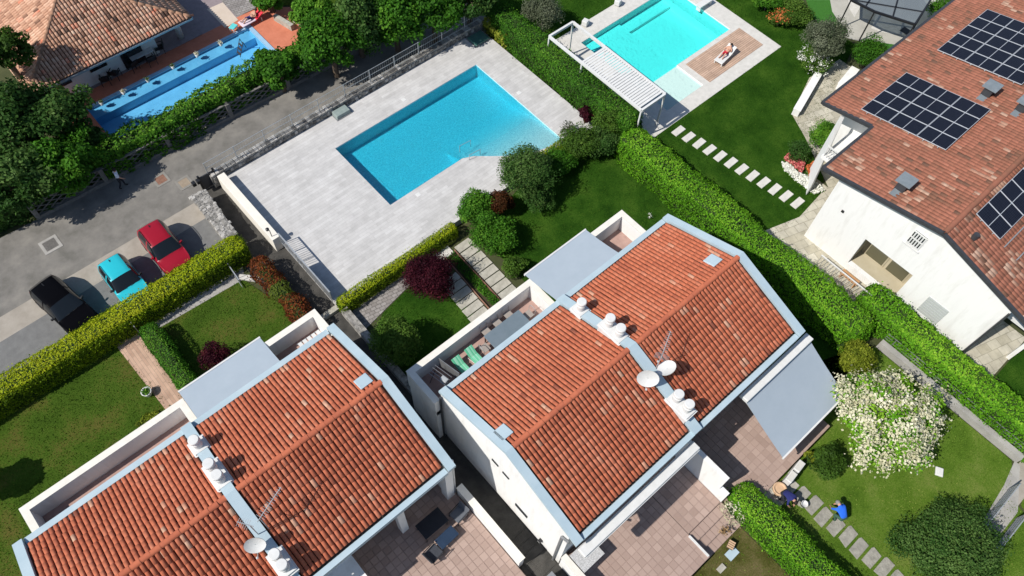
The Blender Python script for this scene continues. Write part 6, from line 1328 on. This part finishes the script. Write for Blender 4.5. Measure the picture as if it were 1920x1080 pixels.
for x in (-.6, .7): MB().path([(x, -.2, 0), (x, .2, .7)], .014).build('leg', MATS['steel_wire'], t); MB().path([(x, .2, 0), (x, -.2, .7)], .014).build('leg', MATS['steel_wire'], t)
# old house terrace furniture
table('terrace_table', 'white table with dark dishes under the eave of the old house', (8.4, 43.25, .06), 0, 1.5, .8, .74, MATS['white_paint']); 
for i, (x, y, rz, lb) in enumerate(((7.6, 43.0, .3, 'black chair left of the white table under the old eave'), (8.7, 42.7, 0, 'black chair on the pool side of the white table'), (9.6, 43.3, 1.3, 'black chair right of the white table near the round column'), (6.4, 43.0, -.8, 'black armchair by the wall, second from the left corner'), (5.7, 42.9, -.4, 'black armchair nearest the left corner of the old house'))): chair(lb, (x, y, .03), rz, MATS['black_metal'], MATS['black_metal'], 'black chairs under the old eave')
p = W(438, 52, .3); t = empty('side_table', (p.x, p.y, .02), .4, 'small turquoise side table beside the towelled lounger', 'table'); MB().box(-.25, .25, -.2, .2, .36, .42).build('tabletop', M('turquoise_plastic', (.08, .5, .5), (.15, .6, .6), 5, .5), t, bevel=.02)
for x in (-.2, .2):
    for y in (-.15, .15): MB().box(x - .02, x + .02, y - .02, y + .02, 0, .36).build('leg', MATS['white_paint'], t)
structure('terrace', MB().sheet([P2(388, 18), P2(418, 5), P2(447, 38), P2(422, 53)], .03), MATS['cream_slab'], 'single cream slab in the mauve patio')
t = empty('diving_step', W(452, 92, -.05), 0, 'dark pool ladder standing in the long blue pool', 'ladder')
for y in (-.2, .2): MB().path([(-.4, y - .3, -.1), (.3, y + .3, .35), (.45, y + .45, -.3)], .025).build('rail', MATS['slate_metal'], t)
for k in range(3): MB().bar((-.3 + k * .2, -.42 + k * .17, -.02 + k * .12), (-.3 + k * .2, -.02 + k * .17, -.02 + k * .12), .12, .03).build('rung', MATS['slate_metal'], t)
t = empty('terrace_bench_wall', (17.0, 39.8, 0), 0, 'pale stone seat wall on the terracotta terrace', 'wall'); MB().bar((0, 1.5, .22), (.35, -.1, .22), .28, .44).build('wall_body', MATS['stone_slab'], t); MB().bar((.9, .6, .25), (1.3, -.8, .25), .3, .5).build('wall_body', MATS['stone_slab'], t)
for k in range(2): MB().bar((1.3 + .3 * k, 1.1, .9), (1.9 + .3 * k, -.6, .9), .05, .05).build('rail', MATS['white_paint'], t)
# flower pot on left lawn
p = W(275, 735, .3); t = empty('flower_pot', (p.x, p.y, .015), 0, 'round white rimmed pot of greenery on the edge of the brick path', 'plant pot'); MB().lathe((0, 0, 0), [(.16, 0), (.24, .3), (.26, .38), (.22, .38), (.2, .3), (0, .3)], 18).build('pot', MATS['white_paint'], t, True); r = np.random.default_rng(9)
leafobj('plant', r.normal(0, .1, (200, 3)) * [1, 1, .5] + [0, 0, .36], r.normal(0, 1, (200, 3)) + [0, 0, 1], .09, r.uniform(0, 1, 200), MATS['leaf_green'], t)
# by the awning patio
p = W(1462, 917, .5); t = empty('clay_pot', (p.x, p.y, 0), 0, 'round tan clay pot beside the patio steps', 'plant pot'); MB().lathe((0, 0, 0), [(.2, 0), (.3, .3), (.34, .5), (.34, .56), (.26, .56), (.24, .5), (0, .5)], 20).build('pot', M('tan_clay', (.5, .33, .2), (.58, .4, .26), 5, .85), t, True); MB().lathe((0, 0, .5), [(.235, 0), (0, .01)], 16).build('soil', MATS['tan_clay'], t)
p = W(1507, 946, .2); t = empty('bucket', (p.x, p.y, .04), 0, 'white bucket on the stepping stones beside the person in navy', 'bucket'); MB().lathe((0, 0, 0), [(.13, 0), (.17, .3), (.18, .3), (.15, .3), (.12, .26), (0, .26)], 18).build('pail', MATS['white_paint'], t, True); MB().path([(-.17, 0, .3), (-.12, .12, .36), (.12, .12, .36), (.17, 0, .3)], .008).build('handle', MATS['steel_wire'], t)
for px, py, lb in ((1500, 873, 'white planter box on the edge of the awning patio, nearer the awning'), (1485, 893, 'white planter box on the edge of the awning patio, nearer the clay pot')):
    p = W(px, py, .9); t = empty('planter_box', (p.x, p.y, ZPAT * 0), .1, lb, 'planter', 'white planter boxes'); MB().box(-.3, .3, -.16, .16, 0, .86).build('box', MATS['white_paint'], t, bevel=.02); MB().box(-.26, .26, -.12, .12, .86, .88).build('soil', MATS['stone_white'], t)
for px, py, z, lb in ((1355, 998, .4, 'small brown potted plant on the upper patio step'), (1370, 1022, .25, 'small wooden crate on the lower patio step')):
    p = W(px, py, z); t = empty('step_pot' if 'plant' in lb else 'crate', (p.x, p.y, z - .0), .3, lb, 'plant pot' if 'plant' in lb else 'crate')
    if 'plant' in lb:
        MB().lathe((0, 0, 0), [(.08, 0), (.12, .18), (.1, .18), (0, .16)], 12).build('pot', MATS['bark'], t); r = np.random.default_rng(4); leafobj('plant', r.normal(0, .13, (120, 3)) * [1, 1, .5] + [0, 0, .25], r.normal(0, 1, (120, 3)), .08, r.uniform(0, 1, 120), MATS['leaf_tan'], t)
    else:
        for k in range(4): MB().box(-.2 + k * .1, -.13 + k * .1, -.15, .15, .12, .14).build('slat', MATS['tan_clay'], t)
        MB().box(-.2, .2, -.15, .15, 0, .03).build('base', MATS['bark'], t); MB().box(-.2, .2, -.15, -.13, .03, .12).build('side', MATS['bark'], t); MB().box(-.2, .2, .13, .15, .03, .12).build('side', MATS['bark'], t)
# dishes and aerials on the roofs
def dish(label, px, py, X, aim, r=.42, back=False):
    p = roofz(px, py, 12.6 if X < 0 else 6.96, .75); t = empty('satellite_dish', p, 0, label, 'satellite dish', 'satellite dishes'); prof = [(r * k / 6, .085 * (k / 6) ** 2) for k in range(7)]; n = 22
    m = MB(); m.lathe((0, 0, 0), prof, n); m.lathe((0, 0, -.02), prof, n); o = m.build('reflector', MATS['white_paint'], t, True); o.rotation_mode = 'QUATERNION'; q = Vector(aim).normalized().to_track_quat('Z', 'Y'); o.rotation_quaternion = q
    f = q @ Vector((0, -.35, .42)); s = q @ Vector((0, -r, .08)); MB().tube(s, f, .015, 5).build('feed_arm', MATS['galvanised'], t); MB().tube(f, f * .85, .045, 8).build('receiver', MATS['plaster_grey'], t)
    MB().tube((0, 0, 0), (.12 if back else -.05, 0, -1.0), .025, 6).build('mast', MATS['galvanised'], t); return t
dish('white satellite dish on the party wall facing the camera', 1215, 708, 14.3, (-.75, -.6, .4), .47); dish('white satellite dish on the right roof seen against the tiles', 1251, 692, 14.95, (-.1, .45, .7), .42, True); dish('white satellite dish on the party wall of the left houses', 478, 1020, -1.75, (-.35, -.75, .45), .40)
def aerial(label, px, py, X, d, L=1.1, el=9, grid=False):
    p = roofz(px, py, 12.6 if X < 0 else 6.96, 1.5); t = empty('aerial', p, 0, label, 'aerial', 'television aerials'); d = Vector(d).normalized(); s = d.cross(Vector((0, 0, 1))).normalized(); MB().tube((0, 0, 0), (-.02, 0, -1.6), .022, 6).build('mast', MATS['galvanised'], t); MB().tube(-d * .15, d * L, .018, 5).build('boom', MATS['galvanised'], t)
    for i in range(el): c = d * (L * (i + .5) / el); MB().tube(c - s * .16 * (1.2 - .05 * i), c + s * .16 * (1.2 - .05 * i), .008, 4).build('element', MATS['galvanised'], t)
    if grid:
        for i in range(5): c = -d * .1 + Vector((0, 0, -.2 + .1 * i)); MB().tube(c - s * .3, c + s * .3, .008, 4).build('reflector_bar', MATS['galvanised'], t)
    return t
aerial('grid backed television aerial above the dishes of the right houses', 1242, 665, 14.7, (.5, .25, .1), 1.1, 12, True); aerial('long thin television aerial on the left houses', 487, 972, -1.6, (1, .35, .1), 1.3, 14); aerial('short dark television aerial beside the long one on the left houses', 468, 985, -1.75, (-.6, .9, 0), .5, 6)

# every house stands on its own base point
for h, loc in ((h1, (-1.75, 12.6, 0)), (h2, (14.6, 6.95, 0)), (v, (40, 3, 0)), (oh, (6.6, 48, 0))):
    h.location = loc
    for c in h.children: c.location = Vector(c.location) - Vector(loc)
bpy.context.view_layer.update()
